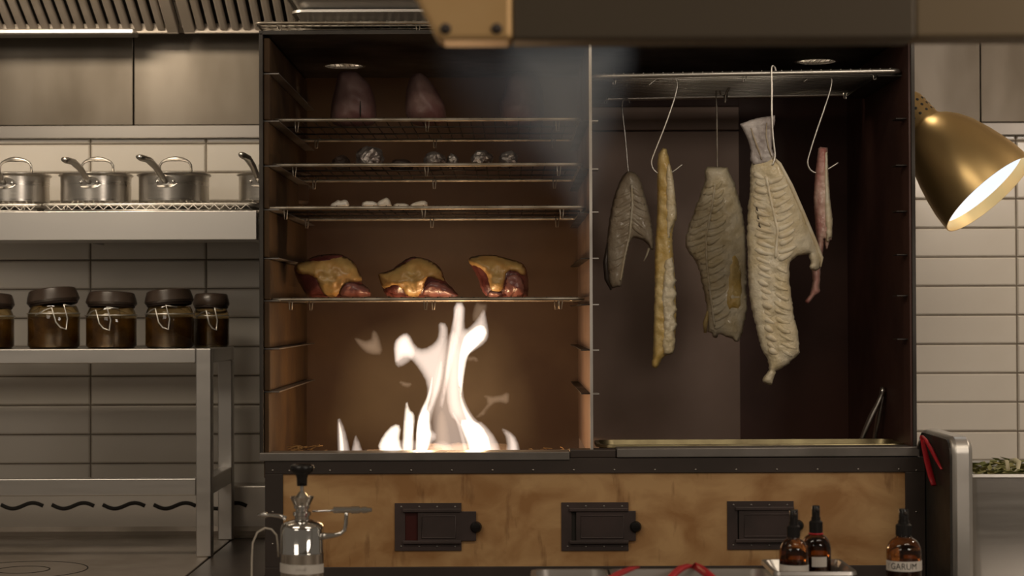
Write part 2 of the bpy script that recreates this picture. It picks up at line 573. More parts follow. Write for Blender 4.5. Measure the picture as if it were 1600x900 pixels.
# ------------------------------------------------------------------ exhaust hood
hood = thing('exhaust_hood', 'steel kitchen exhaust hood with slanted baffle filters along the ceiling', 'exhaust hood', (0, 0.6, zhood))
fy0, fz0, fy1, fz1 = 0.60, zhood, 0.10, zhood + 0.25
dn = Vector((0, fy1 - fy0, fz1 - fz0)).normalized()
nn = Vector((0, dn.z, -dn.y))
if nn.z > 0:
    nn = -nn
xsplit = P(285, 40, 0.6).x
fw = 0.47
for k in (-2, -1, 0):
    xa = xsplit + k * (fw + 0.012) + 0.006
    xb = xa + fw
    a = Vector((0, fy0, fz0)); b = Vector((0, fy1, fz1))
    pan = MB()
    pan.bar(Vector((xa + fw / 2, 0, 0)) + a + dn * .001, Vector((xa + fw / 2, 0, 0)) + b, fw, 0.006, up=(0, 0, 1))
    fp = pan.build('filter_panel', M['dark_gap'], hood)
    for q in (xa + 0.012, xb - 0.012):
        MB().bar(Vector((q, 0, 0)) + a + nn * .012, Vector((q, 0, 0)) + b + nn * .012, 0.024, 0.022).build('filter_frame', M['hood'], fp, bevel=0.002)
    MB().bar(Vector((xa, 0, 0)) + a + nn * .012 + dn * .006, Vector((xb, 0, 0)) + a + nn * .012 + dn * .006, 0.012, 0.022).build('filter_frame', M['hood'], fp, bevel=0.002)
    ns = 17
    for s in range(ns):
        q = xa + 0.024 + (s + 0.5) * (fw - 0.048) / ns
        MB().bar(Vector((q, 0, 0)) + a + nn * .014 + dn * .01, Vector((q, 0, 0)) + b + nn * .014, 0.0165, 0.014).build('slat', M['hood'], fp, bevel=0.004)
MB().box(-1.9, 1.9, fy0 - 0.005, YW - 0.012, fz0 - 0.004, fz0 + 0.05).build('back_rail', M['hood'], hood)
MB().box(xsplit + fw + 0.012, 1.9, fy1, fy0, fz1 - 0.006, fz1).build('soffit', M['hood'], hood)
MB().box(-1.9, 1.9, -0.45, fy1 + 0.01, fz1 - 0.004, fz1 + 0.004).build('soffit', M['hood'], hood)
MB().box(-1.9, 1.9, -0.46, -0.45, fz1 - 0.06, 2.95).build('canopy_front', M['hood'], hood)
tr = MB()
xr_ = P(214, 50, 0.58).x
tr.box(-1.9, xr_, 0.545, 0.60, P(100, 55, 0.56).z, P(100, 46, 0.56).z)
tr.build('grease_trough', M['steel'], hood, bevel=0.003)

# ------------------------------------------------------------------ left shelf with pans
YS0 = 0.40
zs1 = P(200, 330, YS0).z
zs0 = P(200, 375, YS0).z
xo = P(401, 350, YS0).x
sh = thing('wall_shelf', 'long folded stainless steel shelf on the tiled wall, holding saucepans', 'shelf', (-1.0, YW - 0.02, zs0))
MB().box(-1.75, xo, YS0, YW - 0.002, zs1 - 0.004, zs1).build('shelf_top', M['steel'], sh)
MB().box(-1.75, xo, YS0 - 0.002, YS0, zs0, zs1).build('front_lip', M['steel'], sh, bevel=0.0012)
MB().box(-1.75, xo, YS0, YS0 + 0.16, zs0, zs0 + 0.003).build('return_fold', M['steel'], sh)
for bx in (-1.5, -0.9, P(395, 350, 0.5).x):
    MB().prism([(bx - 0.002, zs0 - 0.0), (bx + 0.002, zs0), (bx + 0.002, zs1 - 0.004), (bx - 0.002, zs1 - 0.004)], YS0 + 0.17, YW - 0.004).build('bracket', M['steel'], sh)

def wire_rack(name, label, x0, x1, y0, y1, z, group=None, sp=0.022, cross=3, leg=0.014, mat_='sootwire', r=0.0030, rg=0.0011, tilt=0.0, legs=True, grid_=None):
    """z: height of frame centre; tilt: rise of the right end"""
    t = thing(name, label, 'rack', ((x0 + x1) / 2, (y0 + y1) / 2, z), group)
    def Zt(x):
        return z + tilt * (x - x0) / (x1 - x0)
    c = 0.012
    pts = []
    for cx, cy, a0 in ((x1 - c, y0 + c, -90), (x1 - c, y1 - c, 0), (x0 + c, y1 - c, 90), (x0 + c, y0 + c, 180)):
        for k in range(5):
            a = math.radians(a0 + 22.5 * k)
            px_, py_ = cx + c * math.cos(a), cy + c * math.sin(a)
            pts.append((px_, py_, Zt(px_)))
    MB().tube(pts, r, 8, closed=True).build('frame', M[mat_], t, smooth=True)
    g = MB()
    n = int((x1 - x0) / sp)
    for i in range(1, n):
        x = x0 + (x1 - x0) * i / n
        g.tube([(x, y0 - r * .6, Zt(x) + r), (x, y1 + r * .6, Zt(x) + r)], rg, 5)
    for i in range(1, cross + 1):
        y = y0 + (y1 - y0) * i / (cross + 1)
        g.tube([(x0, y, Zt(x0)), (x1, y, Zt(x1))], rg * 1.5, 5)
    stuff(g.build('wire_grid', M[grid_ or mat_], t, smooth=True))
    if legs:
        for lx in (x0 + 0.04, (x0 + x1) / 2, x1 - 0.04):
            for ly in (y0 + 0.03, y1 - 0.03):
                zz = Zt(lx)
                MB().tube([(lx - 0.004, ly, zz), (lx - 0.003, ly, zz - leg), (lx + 0.001, ly, zz - leg), (lx + 0.003, ly, zz)], 0.0012, 5).build('foot', M[mat_], t, smooth=True)
    return t

zrk = zs1 + 0.0145
wire_rack('wire_rack', 'shiny wire grid lying on the steel wall shelf under two saucepans', P(68, 322, .42).x, P(398, 322, .42).x, 0.415, 0.64, zrk, 'wire grids on the wall shelf', sp=0.012, cross=8, leg=0.0145, mat_='wire', r=0.0035, rg=0.0013)
wire_rack('wire_rack', 'shiny wire grid beside the longer one, under the saucepan at its end', -1.35, P(62, 322, .42).x, 0.415, 0.64, zrk - 0.0005, 'wire grids on the wall shelf', sp=0.012, cross=8, leg=0.014, mat_='wire', r=0.0035, rg=0.0013)

for k_, (xa_, xb_) in enumerate(((P(68, 322, .42).x, P(398, 322, .42).x), (-1.35, P(62, 322, .42).x))):
    rk_ = [o for o in bpy.data.objects if o.name.startswith('wire_rack')][k_]
    z_ = ORI[rk_.name].z
    mb_ = MB()
    n_ = int((xb_ - xa_) / .011)
    mb_.tube([(xa_ + .006 + (xb_ - xa_ - .012) * i / n_, .4125, z_ - (.0105 if i % 2 else .001)) for i in range(n_ + 1)], .0011, 5)
    mb_.tube([(xa_ + .004, .4135, z_ - .0118), (xb_ - .004, .4135, z_ - .0118)], .0022, 6)
    mb_.build('truss_wire', M['wire'], rk_, smooth=True)

def saucepan(cx, Y, handle_end, plate, label, scale=1.0):
    zb = zrk + 0.0048
    c = P(cx, 320, Y)
    R, H = 0.0735 * scale, 0.062
    t = thing('saucepan', label, 'saucepan', (c.x, Y, zb), 'saucepans on the wall shelf')
    Mx = Matrix.Translation((c.x, Y, zb))
    MB().lathe([(0, 0), (R - .006, 0), (R, .006), (R, H - .004), (R + .005, H), (R + .004, H + .001), (R - .002, H - .003), (R - .002, .006), (0, .004)], 40, Mx).build('body', M['pot'], t, smooth=True, sharp=40)
    ld = MB().lathe([(0, H + .008), (R * .6, H + .006), (R - .004, H + .003), (R + .003, H + .0028), (R + .003, H + .0012), (0, H + .0012)], 40, Mx).build('lid', M['pot'], t, smooth=True, sharp=50)
    hw, hh = 0.034, 0.031
    pts, rs = [], []
    for k in range(13):
        a = math.pi * (1 - k / 12)
        x = math.cos(a)
        zz = math.sin(a) ** 0.45 if 0 < k < 12 else 0
        pts.append((c.x + hw * x + 0.003, Y, zb + H + .005 + hh * zz))
        rs.append(0.0026 + 0.0030 * max(0, 1 - abs(k - 6) / 3.5))
    MB().tube(pts, rs, 8).build('lid_handle', M['pot'], ld, smooth=True)
    # long handle towards the viewer
    pb = P(plate[0], plate[1], Y - R)
    e = P(handle_end[0], handle_end[1], Y - R - 0.15)
    pb.y = Y - math.sqrt(max(1e-6, R * R - (pb.x - c.x) ** 2))
    d = e - pb
    path = [pb + Vector((0, -.002, 0)), pb + d * .12 + Vector((0, 0, .004)), pb + d * .35 + Vector((0, 0, .012)), pb + d * .65 + Vector((0, 0, .012)), pb + d * .9 + Vector((0, 0, .003)), e]
    h = MB().tube(path, [.006, .0065, .0075, .0085, .0088, .0065], 10, flat=0.75).build('handle', M['pot'], t, smooth=True)
    pl = MB()
    pts = []
    for k in range(24):
        a = 2 * math.pi * k / 24
        xx = pb.x + 0.026 * math.cos(a)
        zz = pb.z + 0.012 * math.sin(a)
        yy = Y - math.sqrt(max(1e-6, R * R - (xx - c.x) ** 2))
        pts.append(Vector((xx, yy - .0025, zz)))
    n = len(pts)
    pl.add(pts + [p + Vector((0, .0035, 0)) for p in pts], [tuple(range(n)), tuple(range(2 * n - 1, n - 1, -1))] + [(i, (i + 1) % n, n + (i + 1) % n, n + i) for i in range(n)])
    pl.build('handle_plate', M['pot'], h)
    for sx in (-1, 1):
        xx = pb.x + sx * 0.017
        yy = Y - math.sqrt(max(1e-6, R * R - (xx - c.x) ** 2)) - .003
        MB().lathe([(0, .003), (.003, .002), (.004, 0), (0, -.0005)], 10, Matrix.Translation((xx, yy, pb.z)) @ Matrix.Rotation(math.radians(90), 4, 'X')).build('rivet', M['chrome'], h, smooth=True)
    return t

saucepan(22, 0.52, (-32, 246), (6, 286), 'lidded steel saucepan on the separate grid at the end of the wall shelf')
saucepan(150, 0.52, (100, 249), (139, 285), 'third lidded steel saucepan from the oven edge on the wall shelf')
saucepan(272, 0.52, (217, 245), (258, 284), 'second lidded steel saucepan from the oven edge, next to the half-hidden pan')
saucepan(428, 0.52, (377, 241), (404, 283), 'steel saucepan half hidden behind the black oven edge')

# ------------------------------------------------------------------ steel stand with jars, range, backsplash
YF, YB = 0.27, 0.575
zt1 = P(200, 545, YF).z
zt0 = P(200, 568, YF).z
xl1, xl0 = P(330, 700, YF).x, P(306, 700, YF).x
lw = xl1 - xl0
st = thing('steel_stand', 'welded square-tube steel stand on the range carrying the preserving jars', 'stand', ((-1.6 + xl1) / 2, 0.42, ZC))
MB().box(-1.7, xl0, YF, YF + lw, zt0, zt1).build('top_rail', M['steel'], st, bevel=0.002)
MB().box(-1.7, xl1, YB - lw, YB, zt0, zt1 - .001).build('top_rail', M['steel'], st, bevel=0.002)
MB().box(xl0 + .002, xl1, YF + lw, YB - lw, zt0, zt1 - .001).build('side_rail', M['steel'], st, bevel=0.002)
MB().box(-1.7, xl0, YF + lw - .001, YB - lw + .001, zt1 - .004, zt1 - .0015).build('shelf_plate', M['steel'], st)
zl0, zl1 = P(200, 775, YF).z, P(200, 748, YF).z
for lx in (xl0, -1.7):
    MB().box(lx, lx + lw, YF, YF + lw, ZC + .0001, zt1).build('leg', M['steel'], st, bevel=0.002)
    MB().box(lx, lx + lw, YB - lw, YB, ZC + .0001, zt0).build('leg', M['steel'], st, bevel=0.002)
    MB().box(lx + .002, lx + lw - .002, YF + lw, YB - lw, zl0, zl1).build('side_rail', M['steel'], st, bevel=0.002)
MB().box(-1.7 + lw, xl0, YF + .001, YF + lw, zl0, zl1).build('lower_rail', M['steel'], st, bevel=0.002)

def jar(cx, Y, w, label, tilt=0, seed=0, h=0.117):
    c = P(cx, 543, Y)
    zb = zt1 - 0.0014
    R = w * S(Y) / 2
    t = thing('preserving_jar', label, 'jar', (c.x, Y, zb), 'clip-top jars on the steel stand')
    Mx = Matrix.Translation((c.x, Y, zb))
    hb = h * 0.72
    MB().lathe([(0, 0), (R * .9, 0), (R, .006), (R, hb * .80), (R * .93, hb * .92), (R * .86, hb), (R * .82, hb), (0, hb - .001)], 28, Mx).build('glass_body', M['jarglass'], t, smooth=True, sharp=50)
    MB().lathe([(0, .004), (R * .88, .004), (R * .95, .009), (R * .95, hb * .74), (0, hb * .74)], 28, Mx).build('preserve', M['jarfill'], t, smooth=True, sharp=50)
    ML = Mx @ Matrix.Translation((0, 0, hb)) @ Matrix.Rotation(math.radians(tilt), 4, 'Y') @ Matrix.Rotation(math.radians(-4), 4, 'X')
    MB().lathe([(0, .0005), (R * .9, .0005), (R * .94, .003), (R * .9, .006), (0, .006)], 28, ML).build('rubber_seal', M['rubber'], t, smooth=True, sharp=50)
    MB().lathe([(0, .005), (R * .96, .005), (R * 1.02, .010), (R * .98, h * .16), (R * .90, h * .26), (R * .84, h * .275), (0, h * .265)], 28, ML).build('lid', M['jarlid'], t, smooth=True, sharp=40)
    rnd = random.Random(seed)
    bw = MB()
    ang0 = rnd.uniform(-.5, .3)
    def cyl(a, z, k=1.03):
        return Vector((c.x + R * k * math.sin(a), Y - R * k * math.cos(a), zb + z))
    path = [cyl(ang0 - .75, hb * .78), cyl(ang0 - .35, hb * .9), cyl(ang0 - .1, hb * .95), cyl(ang0 + .05, hb * .62), cyl(ang0 + .22, hb * .50), cyl(ang0 + .45, hb * .45), cyl(ang0 + .5, hb * .7), cyl(ang0 + .35, hb * 1.02), cyl(ang0 + .8, hb * .98)]
    bw.tube(path, .0016, 6)
    ring = [cyl(2 * math.pi * k / 28, hb * .82, 1.02) for k in range(28)]
    bw.tube(ring, .0014, 6, closed=True)
    bw.build('wire_clip', M['wire'], t, smooth=True)
jar(-18, .41, 78, 'dark lidded clip-top jar at the far end of the jar row', 1, 1, .113)
jar(84, .41, 80, 'amber clip-top jar whose dark lid tips up highest', -7, 2, .122)
jar(174, .41, 78, 'amber clip-top jar with level dark lid in middle of the row', 1, 3, .115)
jar(265, .41, 75, 'amber clip-top jar with lid tipped, beside the end jar', -5, 4, .119)
jar(330, .50, 56, 'narrower reddish jar at the stand corner, set back by the oven', 0, 5, .112)

# range (solid top) and dark unit beside the oven
xs = PZ(330, 868, ZC).x
rg = thing('solid_top_range', 'steel solid-top cooking range with round ring plates under the jar stand', 'range', (-1.2, 0.1, 0))
MB().box(-1.9, xs - .0015, -0.30, YW - .06, ZC - .03, ZC).build('top_plate', M['counter'], rg, bevel=0.002)
MB().box(-1.9, xs - .004, -0.28, YW - .06, 0.08, ZC - .03).build('body', M['steel'], rg)
for (fx) in (-1.8, xs - .08):
    for fy in (-.22, .5):
        MB().lathe([(0, 0), (.02, 0), (.02, .08), (0, .08)], 12, Matrix.Translation((fx, fy, 0))).build('foot', M['frame'], rg)
rc = PZ(40, 888, ZC)
for ro in (0.118, 0.048):
    MB().lathe([(ro, ZC - .001), (ro + .0025, ZC - .001), (ro + .0025, ZC + .0006), (ro, ZC + .0006)], 64, Matrix.Translation((rc.x, rc.y - .02, 0)), closed=True).build('ring_groove', M['dark_gap'], rg)
xb0 = P(415, 800, 0.0).x
sd = thing('side_unit', 'narrow dark-topped unit between the steel range and the oven', 'cabinet', ((xs + xb0) / 2, 0.1, 0))
MB().box(xs + .0015, xb0 - .004, -0.30, YW - .06, ZC - .03, ZC - .001).build('top_plate', M['counterdark'], sd, bevel=0.002)
MB().box(xs + .004, xb0 - .006, -0.28, YW - .06, 0.0, ZC - .03).build('body', M['steel'], sd)

# backsplash with wavy slots
YP = 0.610
zb1 = P(380, 759, YP).z
bs = thing('backsplash', 'low steel backsplash pierced by a row of wavy slots behind the stand', 'backsplash', (-1.1, YP, ZC))
xbe = P(440, 800, YP).x
MB().box(-1.9, xbe, YP, YW - .004, ZC, zb1).build('panel', M['splash'], bs, bevel=0.003)
cv = MB()
xa_, xb_ = -1.9, xbe
prof = [(YP, ZC + .022), (YP - .004, ZC + .012), (YP - .012, ZC + .004), (YP - .028, ZC)]
vs_ = []
for (yy, zz) in prof + [(YP, ZC)]:
    vs_ += [(xa_, yy, zz), (xb_, yy, zz)]
cv.add(vs_, [(2 * i, 2 * i + 1, 2 * i + 3, 2 * i + 2) for i in range(4)] + [(8, 9, 1, 0), (0, 2, 4, 6, 8), (1, 9, 7, 5, 3)])
cv.build('coved_foot', M['counter'], bs)
for k in range(-6, 6):
    xa0 = 2 + 79.5 * k
    path = []
    for i in range(17):
        u = i / 16
        px_ = xa0 + 66 * u
        py_ = 790 + 5.2 * math.sin(2 * math.pi * (u - 0.02)) - 1.0 * math.cos(math.pi * u)
        path.append(P(px_, py_, YP + .0030))
    if path[-1].x > xbe:
        continue
    MB().tube(path, 0.0055, 10).build('slot', M['dark_gap'], bs, smooth=True)

# ------------------------------------------------------------------ the oven
D = 0.64
XL, XR = P(405, 380, 0).x, P(1431, 380, 0).x
ZT1, ZT0 = P(900, 46, 0).z, P(900, 52, 0).z
ZLG = P(900, 706, 0).z
ZFLR = ZLG - 0.050
XD = P(923, 400, 0).x
ov = thing('smoking_oven', 'tall open black steel smoking oven with two compartments above a plywood base', 'oven', (0, D / 2, 0))
wt = 0.007
MB().box(XL, XL + wt, 0, D, ZLG - .012, ZT1).build('side_panel', M['ovenout'], ov, bevel=0.001)
MB().box(XR - wt, XR, 0, D, ZLG - .012, ZT1).build('side_panel', M['ovenout'], ov, bevel=0.001)
MB().box(XR - wt - .004, XR - wt, .004, D - .006, ZFLR + .005, ZT0 - .002).build('side_lining', M['ovenin'], ov)
MB().box(XL + wt, XD, D - .006, D, ZFLR, ZT0).build('back_panel', M['ovenback'], ov)
xbp = P(1155, 400, D).x  # lit part of the back wall, put into a paler colour up to here
MB().box(XD, xbp, D - .008, D, ZFLR, P(1000, 206, D).z).build('back_panel', M['ovenpan'], ov, bevel=0.001)
MB().box(XD, xbp, D - .014, D, P(1000, 204.5, D).z, P(1000, 168, D).z).build('back_panel', M['ovenpan'], ov, bevel=0.002)
MB().box(XD, xbp, D - .007, D, P(1000, 167, D).z, ZT0).build('back_panel', M['ovenin'], ov, bevel=0.001)
MB().box(xbp, XR - wt, D - .006, D, ZFLR, ZT0).build('back_panel', M['ovenin'], ov)
MB().box(XD - .0015, XD + .0025, -0.001, D - .006, ZLG - .012, ZT0).build('divider', M['ovenpan'], ov)
MB().box(XD - .0022, XD + .0030, -0.004, -0.001, ZLG - .004, ZT0).build('divider_edge', M['steelpol'], ov)
MB().box(XL + wt, XR - wt, .022, D, ZFLR - .01, ZFLR).build('floor_panel', M['ovenin'], ov)
# top plate with two round vents
holes = []
for hx, hy in ((538, 103), (1275, 96)):
    q = PZ(hx, hy, ZT0)
    holes.append((q.x, q.y, 0.040))
def plate_holes(x0, x1, y0, y1, z0, z1, holes):
    pts = [(x0, y0), (x1, y0), (x1, y1), (x0, y1)]
    ed = [(0, 1), (1, 2), (2, 3), (3, 0)]
    for cx, cy, r in holes:
        n0 = len(pts)
        for k in range(32):
            a = 2 * math.pi * k / 32
            pts.append((cx + r * math.cos(a), cy + r * math.sin(a)))
        ed += [(n0 + k, n0 + (k + 1) % 32) for k in range(32)]
    res = delaunay_2d_cdt([Vector(p) for p in pts], ed, [], 0, 1e-5)
    V = res[0]
    F = []
    for t in res[2]:
        cx = sum(V[i][0] for i in t) / 3
        cy = sum(V[i][1] for i in t) / 3
        if all((cx - a) ** 2 + (cy - b) ** 2 > (r * .98) ** 2 for a, b, r in holes):
            F.append(tuple(t))
    n = len(V)
    mb = MB()
    vs_ = [(p[0], p[1], z0) for p in V] + [(p[0], p[1], z1) for p in V]
    fs_ = [t for t in F] + [tuple(i + n for i in reversed(t)) for t in F]
    cnt = {}
    for t in F:
        for i in range(3):
            a, b = t[i], t[(i + 1) % 3]
            cnt.setdefault((min(a, b), max(a, b)), []).append((a, b))
    for e, l in cnt.items():
        if len(l) == 1:
            a, b = l[0]
            fs_.append((b, a, a + n, b + n))
    return mb.add(vs_, fs_)
plate_holes(XL + .001, XR - .001, 0.0, D, ZT0, ZT0 + .0015, holes).build('top_plate', M['ovenout'], ov)
MB().box(XL + wt, XR - wt, 0.0, .004, ZT0 + .0015, ZT1).build('header_strip', M['ovenout'], ov)
MB().box(XL + wt, XR - wt, D - .004, D, ZT0 + .0015, ZT0 + .003).build('header_strip', M['ovenout'], ov)
for hi, (cx, cy, r) in enumerate(holes):
    vr = MB().lathe([(r - .001, ZT0 - .001), (r + .004, ZT0 - .001), (r + .004, ZT0 + .0005), (r - .001, ZT0 + .0005)], 40, Matrix.Translation((cx, cy, 0)), closed=True).build('vent_ring', M['ledge'], ov)
    g = MB()
    for k in range(-3, 4):
        o_ = k * r / 4
        l_ = math.sqrt(r * r - o_ * o_) + .003
        g.tube([(cx + o_, cy - l_, ZT0 + .0025), (cx + o_, cy + l_, ZT0 + .0025)], .0009, 5)
        g.tube([(cx - l_, cy + o_, ZT0 + .004), (cx + l_, cy + o_, ZT0 + .004)], .0009, 5)
    g.build('vent_mesh', M['wire'], vr, smooth=True)

# firebricks lining the left wall, and rack supports
levels = [116, 190, 260, 328, 404, 470, 545, 612]
zl_ = [P(420, v, 0.02).z for v in levels]
edges = [ZT0 - .004] + zl_ + [ZFLR + .001]
for a, b in zip(edges, edges[1:]):
    MB().box(XL + wt, XL + wt + .012 + random.uniform(-.002, .002), .006, D - .012, b + .0015, a - .0015).build('firebrick', M['brick'], ov, bevel=0.003)
for z in zl_:
    MB().box(XL + wt, XL + wt + .028, .012, D - .02, z - .001, z + .001).build('support_rail', M['ledge'], ov)
zmid = [P(915, v, 0.02).z for v in (190, 265, 332, 404, 476, 547, 615)]
for z in zmid:
    MB().box(XD - .018, XD - .0015, .012, D - .02, z - .001, z + .001).build('support_rail', M['ovenout'], ov)
    MB().box(XD + .0025, XD + .015, .006, .05, z - .001, z + .001).build('support_rail', M['steelpol'], ov)
zrt = [P(1415, v, 0.02).z for v in (185, 258, 330, 398, 462, 530)]
for z in zrt:
    MB().box(XR - wt - .024, XR - wt - .004, .02, .06, z - .001, z + .001).build('support_rail', M['ovenout'], ov)

# front ledge, base frame, plywood and dampers
def P2(px, py):
    return P(px, py, -0.012)
for (pa, pb_, ta, tb, ba, bb) in ((405, 890, 708, 706, 721, 719), (964, 1437, 701, 698, 715, 713)):
    MB().prism([(P2(pa, ta).x, P2(pa, ta).z), (P2(pb_, tb).x, P2(pb_, tb).z), (P2(pb_, bb).x, P2(pb_, bb).z), (P2(pa, ba).x, P2(pa, ba).z)], -0.012, 0.045).build('front_ledge', M['ledge'], ov, bevel=0.0015)
MB().box(P2(890, 702).x, P2(963, 702).x, -0.006, 0.035, P2(900, 716).z, P2(900, 703).z).build('ledge_block', M['frame'], ov, bevel=0.002)
YBF = -0.009
bx0, bx1 = P(414, 800, YBF).x, P(1446, 800, YBF).x
zfa = P(900, 716, YBF).z
zfb, zwd = P(900, 739.5, YBF).z, P(900, 885, YBF).z
MB().box(bx0, bx1, YBF, YBF + .03, zfb, zfa).build('base_rail', M['frame'], ov, bevel=0.001)
MB().box(bx0, bx1, YBF, YBF + .03, zwd - .06, zwd).build('base_rail', M['frame'], ov, bevel=0.001)
MB().box(bx0, P(442, 800, YBF).x, YBF, YBF + .03, zwd, zfb).build('base_stile', M['frame'], ov, bevel=0.001)
MB().box(P(1415, 800, YBF).x, bx1, YBF, YBF + .03, zwd, zfb).build('base_stile', M['frame'], ov, bevel=0.001)
MB().box(P(442, 800, YBF).x - .004, P(1415, 800, YBF).x + .004, YBF + .004, YBF + .016, zwd - .004, zfb + .004).build('plywood_panel', M['wood'], ov)
MB().box(bx0, bx1, YBF + .03, D, zwd - .06, ZFLR - .0101).build('base_box', M['frame'], ov)
for lx in (bx0, bx1 - .05):
    for ly in (YBF, D - .05):
        MB().box(lx, lx + .05, ly, ly + .05, 0, zwd - .06).build('leg', M['frame'], ov)
rv = MB()
for k in range(16):
    q = P(452 + k * 63.5, 735.5 - k * .15, YBF)
    rv.lathe([(0, .0010), (.0016, .0006), (.0023, 0), (0, -.0004)], 8, Matrix.Translation(q) @ Matrix.Rotation(math.radians(90), 4, 'X'))
for px_ in (426, 1432):
    for py_ in (735, 800, 850):
        q = P(px_, py_, YBF)
        rv.lathe([(0, .0010), (.0016, .0006), (.0023, 0), (0, -.0004)], 8, Matrix.Translation(q) @ Matrix.Rotation(math.radians(90), 4, 'X'))
stuff(rv.build('rivets', M['rivet'], ov, smooth=True))

def damper(xa, xb, ya, yb, slot, dx):
    yp = YBF + .004
    a, b = P(xa, ya, yp), P(xb, yb, yp)
    pl = MB()
    ft = .003
    sa, sb = P(xa + 16, ya + 15, yp), P(xb - 4, yb - 15, yp)
    # plate as a frame round an opening
    for q in ((a.x, sa.x, b.z, a.z), (sb.x, b.x, b.z, a.z), (sa.x, sb.x, sa.z, a.z), (sa.x, sb.x, b.z, sb.z)):
        pl.box(q[0], q[1], yp - ft, yp, q[2], q[3])
    d = pl.build('damper_plate', M['damper'], ov)
    MB().box(sa.x, sb.x, yp - .0008, yp + .0002, sb.z, sa.z).build('damper_opening', M['redslot'] if slot > 10 else M['dark_gap'], d)
    # sliding door with raised border, tab and knob
    off = slot
    s0 = P(xa + 18 + off, ya + 16, yp).x
    s1 = P(xb + dx, ya, yp).x
    zt, zb = P(xa, ya + 13, yp).z, P(xa, yb - 15, yp).z
    MB().box(s0, s1, yp - .0062, yp - .0034, zb, zt).build('slide_door', M['damper'], d, bevel=0.0008)
    bd = MB()
    i0, i1 = P(xa + 22 + off, 0, yp).x, P(xb - 12, 0, yp).x
    jz0, jz1 = P(xa, yb - 20, yp).z, P(xa, ya + 20, yp).z
    bd.tube([(i0, yp - .0062, jz0), (i1, yp - .0062, jz0), (i1, yp - .0062, jz1), (i0, yp - .0062, jz1)], .0016, 6, closed=True)
    bd.build('raised_border', M['damper'], d, smooth=True)
    for zz in (P(xa, ya + 13, yp).z + .002, P(xa, yb - 15, yp).z - .002):
        MB().bar((sa.x - .004, yp - .006, zz), (b.x, yp - .006, zz), .006, .006).build('guide_rail', M['damper'], d, bevel=.001)
    kc = P(xb + dx, (ya + yb) / 2, yp)
    MB().lathe([(0, -.010), (.008, -.009), (.0105, -.005), (.0105, 0), (0, 0)], 20, Matrix.Translation((kc.x, yp - .0035, kc.z)) @ Matrix.Rotation(math.radians(-90), 4, 'X')).build('knob', M['black'], d, smooth=True, sharp=50)
    for k in range(4):
        for yy in (ya + 6, yb - 6):
            q = P(xa + 10 + k * (xb - xa - 20) / 3, yy, yp - ft)
            MB().lathe([(0, .001), (.0016, .0006), (.0022, 0), (0, -.0003)], 8, Matrix.Translation(q) @ Matrix.Rotation(math.radians(90), 4, 'X')).build('screw', M['ledge'], d, smooth=True)
damper(617, 721, 786, 860, 18, 23)
damper(877, 982, 785, 860, 5, 11)
damper(1136, 1240, 783, 858, 0, 6)

# side brackets on the outside of the oven
for (ya, yb, w_) in ((290, 368, .008), (527, 622, .012)):
    MB().box(XR, XR + w_ + .004, .30, .318, P(1440, yb, .3).z, P(1440, ya, .3).z).build('side_bracket', M['steel'], ov, bevel=0.002)

# ------------------------------------------------------------------ things on top of the oven
wire_rack('wire_rack', 'wire grid lying on top of the black oven under the steel trays', XL - .004, P(905, 40, 0).x, -.012, .41, P(600, 37, 0).z, sp=.016, cross=10, leg=P(600, 37, 0).z - ZT1 + .001, mat_='sootwire', r=.0028)
zr_top = P(600, 37, 0).z + .0045
def sheet_tray(name, label, x0, x1, y0, y1, z, h, mat_, flare=.014, lip=.007, group=None, cat='tray', rc=.03, wall_t=.0012):
    t = thing(name, label, cat, ((x0 + x1) / 2, (y0 + y1) / 2, z), group)
    def loop(d, zz, rr):
        pts = []
        for cx, cy, a0 in ((x1 - rr + d, y0 + rr - d, -90), (x1 - rr + d, y1 - rr + d, 0), (x0 + rr - d, y1 - rr + d, 90), (x0 + rr - d, y0 + rr - d, 180)):
            for k in range(6):
                a = math.radians(a0 + 18 * k)
                pts.append((cx + rr * math.cos(a), cy + rr * math.sin(a), zz))
        return pts
    rings = [loop(-flare, z, rc), loop(0, z + h, rc), loop(lip, z + h, rc), loop(lip, z + h - .004, rc), loop(lip - wall_t, z + h - .004, rc),
             loop(lip - wall_t, z + h - wall_t, rc), loop(wall_t, z + h - wall_t, rc)]
    rings2 = [loop(-flare + .0, z, rc)]
    mb = MB()
    n = 24
    # inside wall + rim (single sheet with thickness)
    seq = [loop(-flare - wall_t, z + wall_t, rc), loop(-wall_t, z + h, rc), loop(lip, z + h, rc), loop(lip + .001, z + h - .005, rc), loop(lip - wall_t, z + h - .005, rc), loop(lip - wall_t, z + h - wall_t * 1.5, rc), loop(0, z + h - wall_t * 1.5, rc), loop(-flare, z, rc)]
    vs_ = [p for r_ in seq for p in r_]
    fs_ = [tuple(range(n))]
    for i in range(len(seq) - 1):
        for k in range(n):
            fs_.append((i * n + k, i * n + (k + 1) % n, (i + 1) * n + (k + 1) % n, (i + 1) * n + k))
    fs_.append(tuple((len(seq) - 1) * n + k for k in range(n - 1, -1, -1)))
    mb.add(vs_, fs_)
    o = mb.build('tray_body', mat_, t, smooth=True, sharp=35)
    return t
tx0, tx1 = P(462, 20, .05).x, P(905, 20, .05).x
sheet_tray('sheet_tray', 'dark steel sheet tray resting directly on the oven-top grid', tx0, tx1, .03, .38, zr_top, .026, M['steel'], group='trays on top of the oven')
sheet_tray('sheet_tray', 'upper steel sheet tray stacked on another above the oven', tx0 - .008, tx1 - .006, .024, .385, zr_top + .028, .024, M['steel'], group='trays on top of the oven')

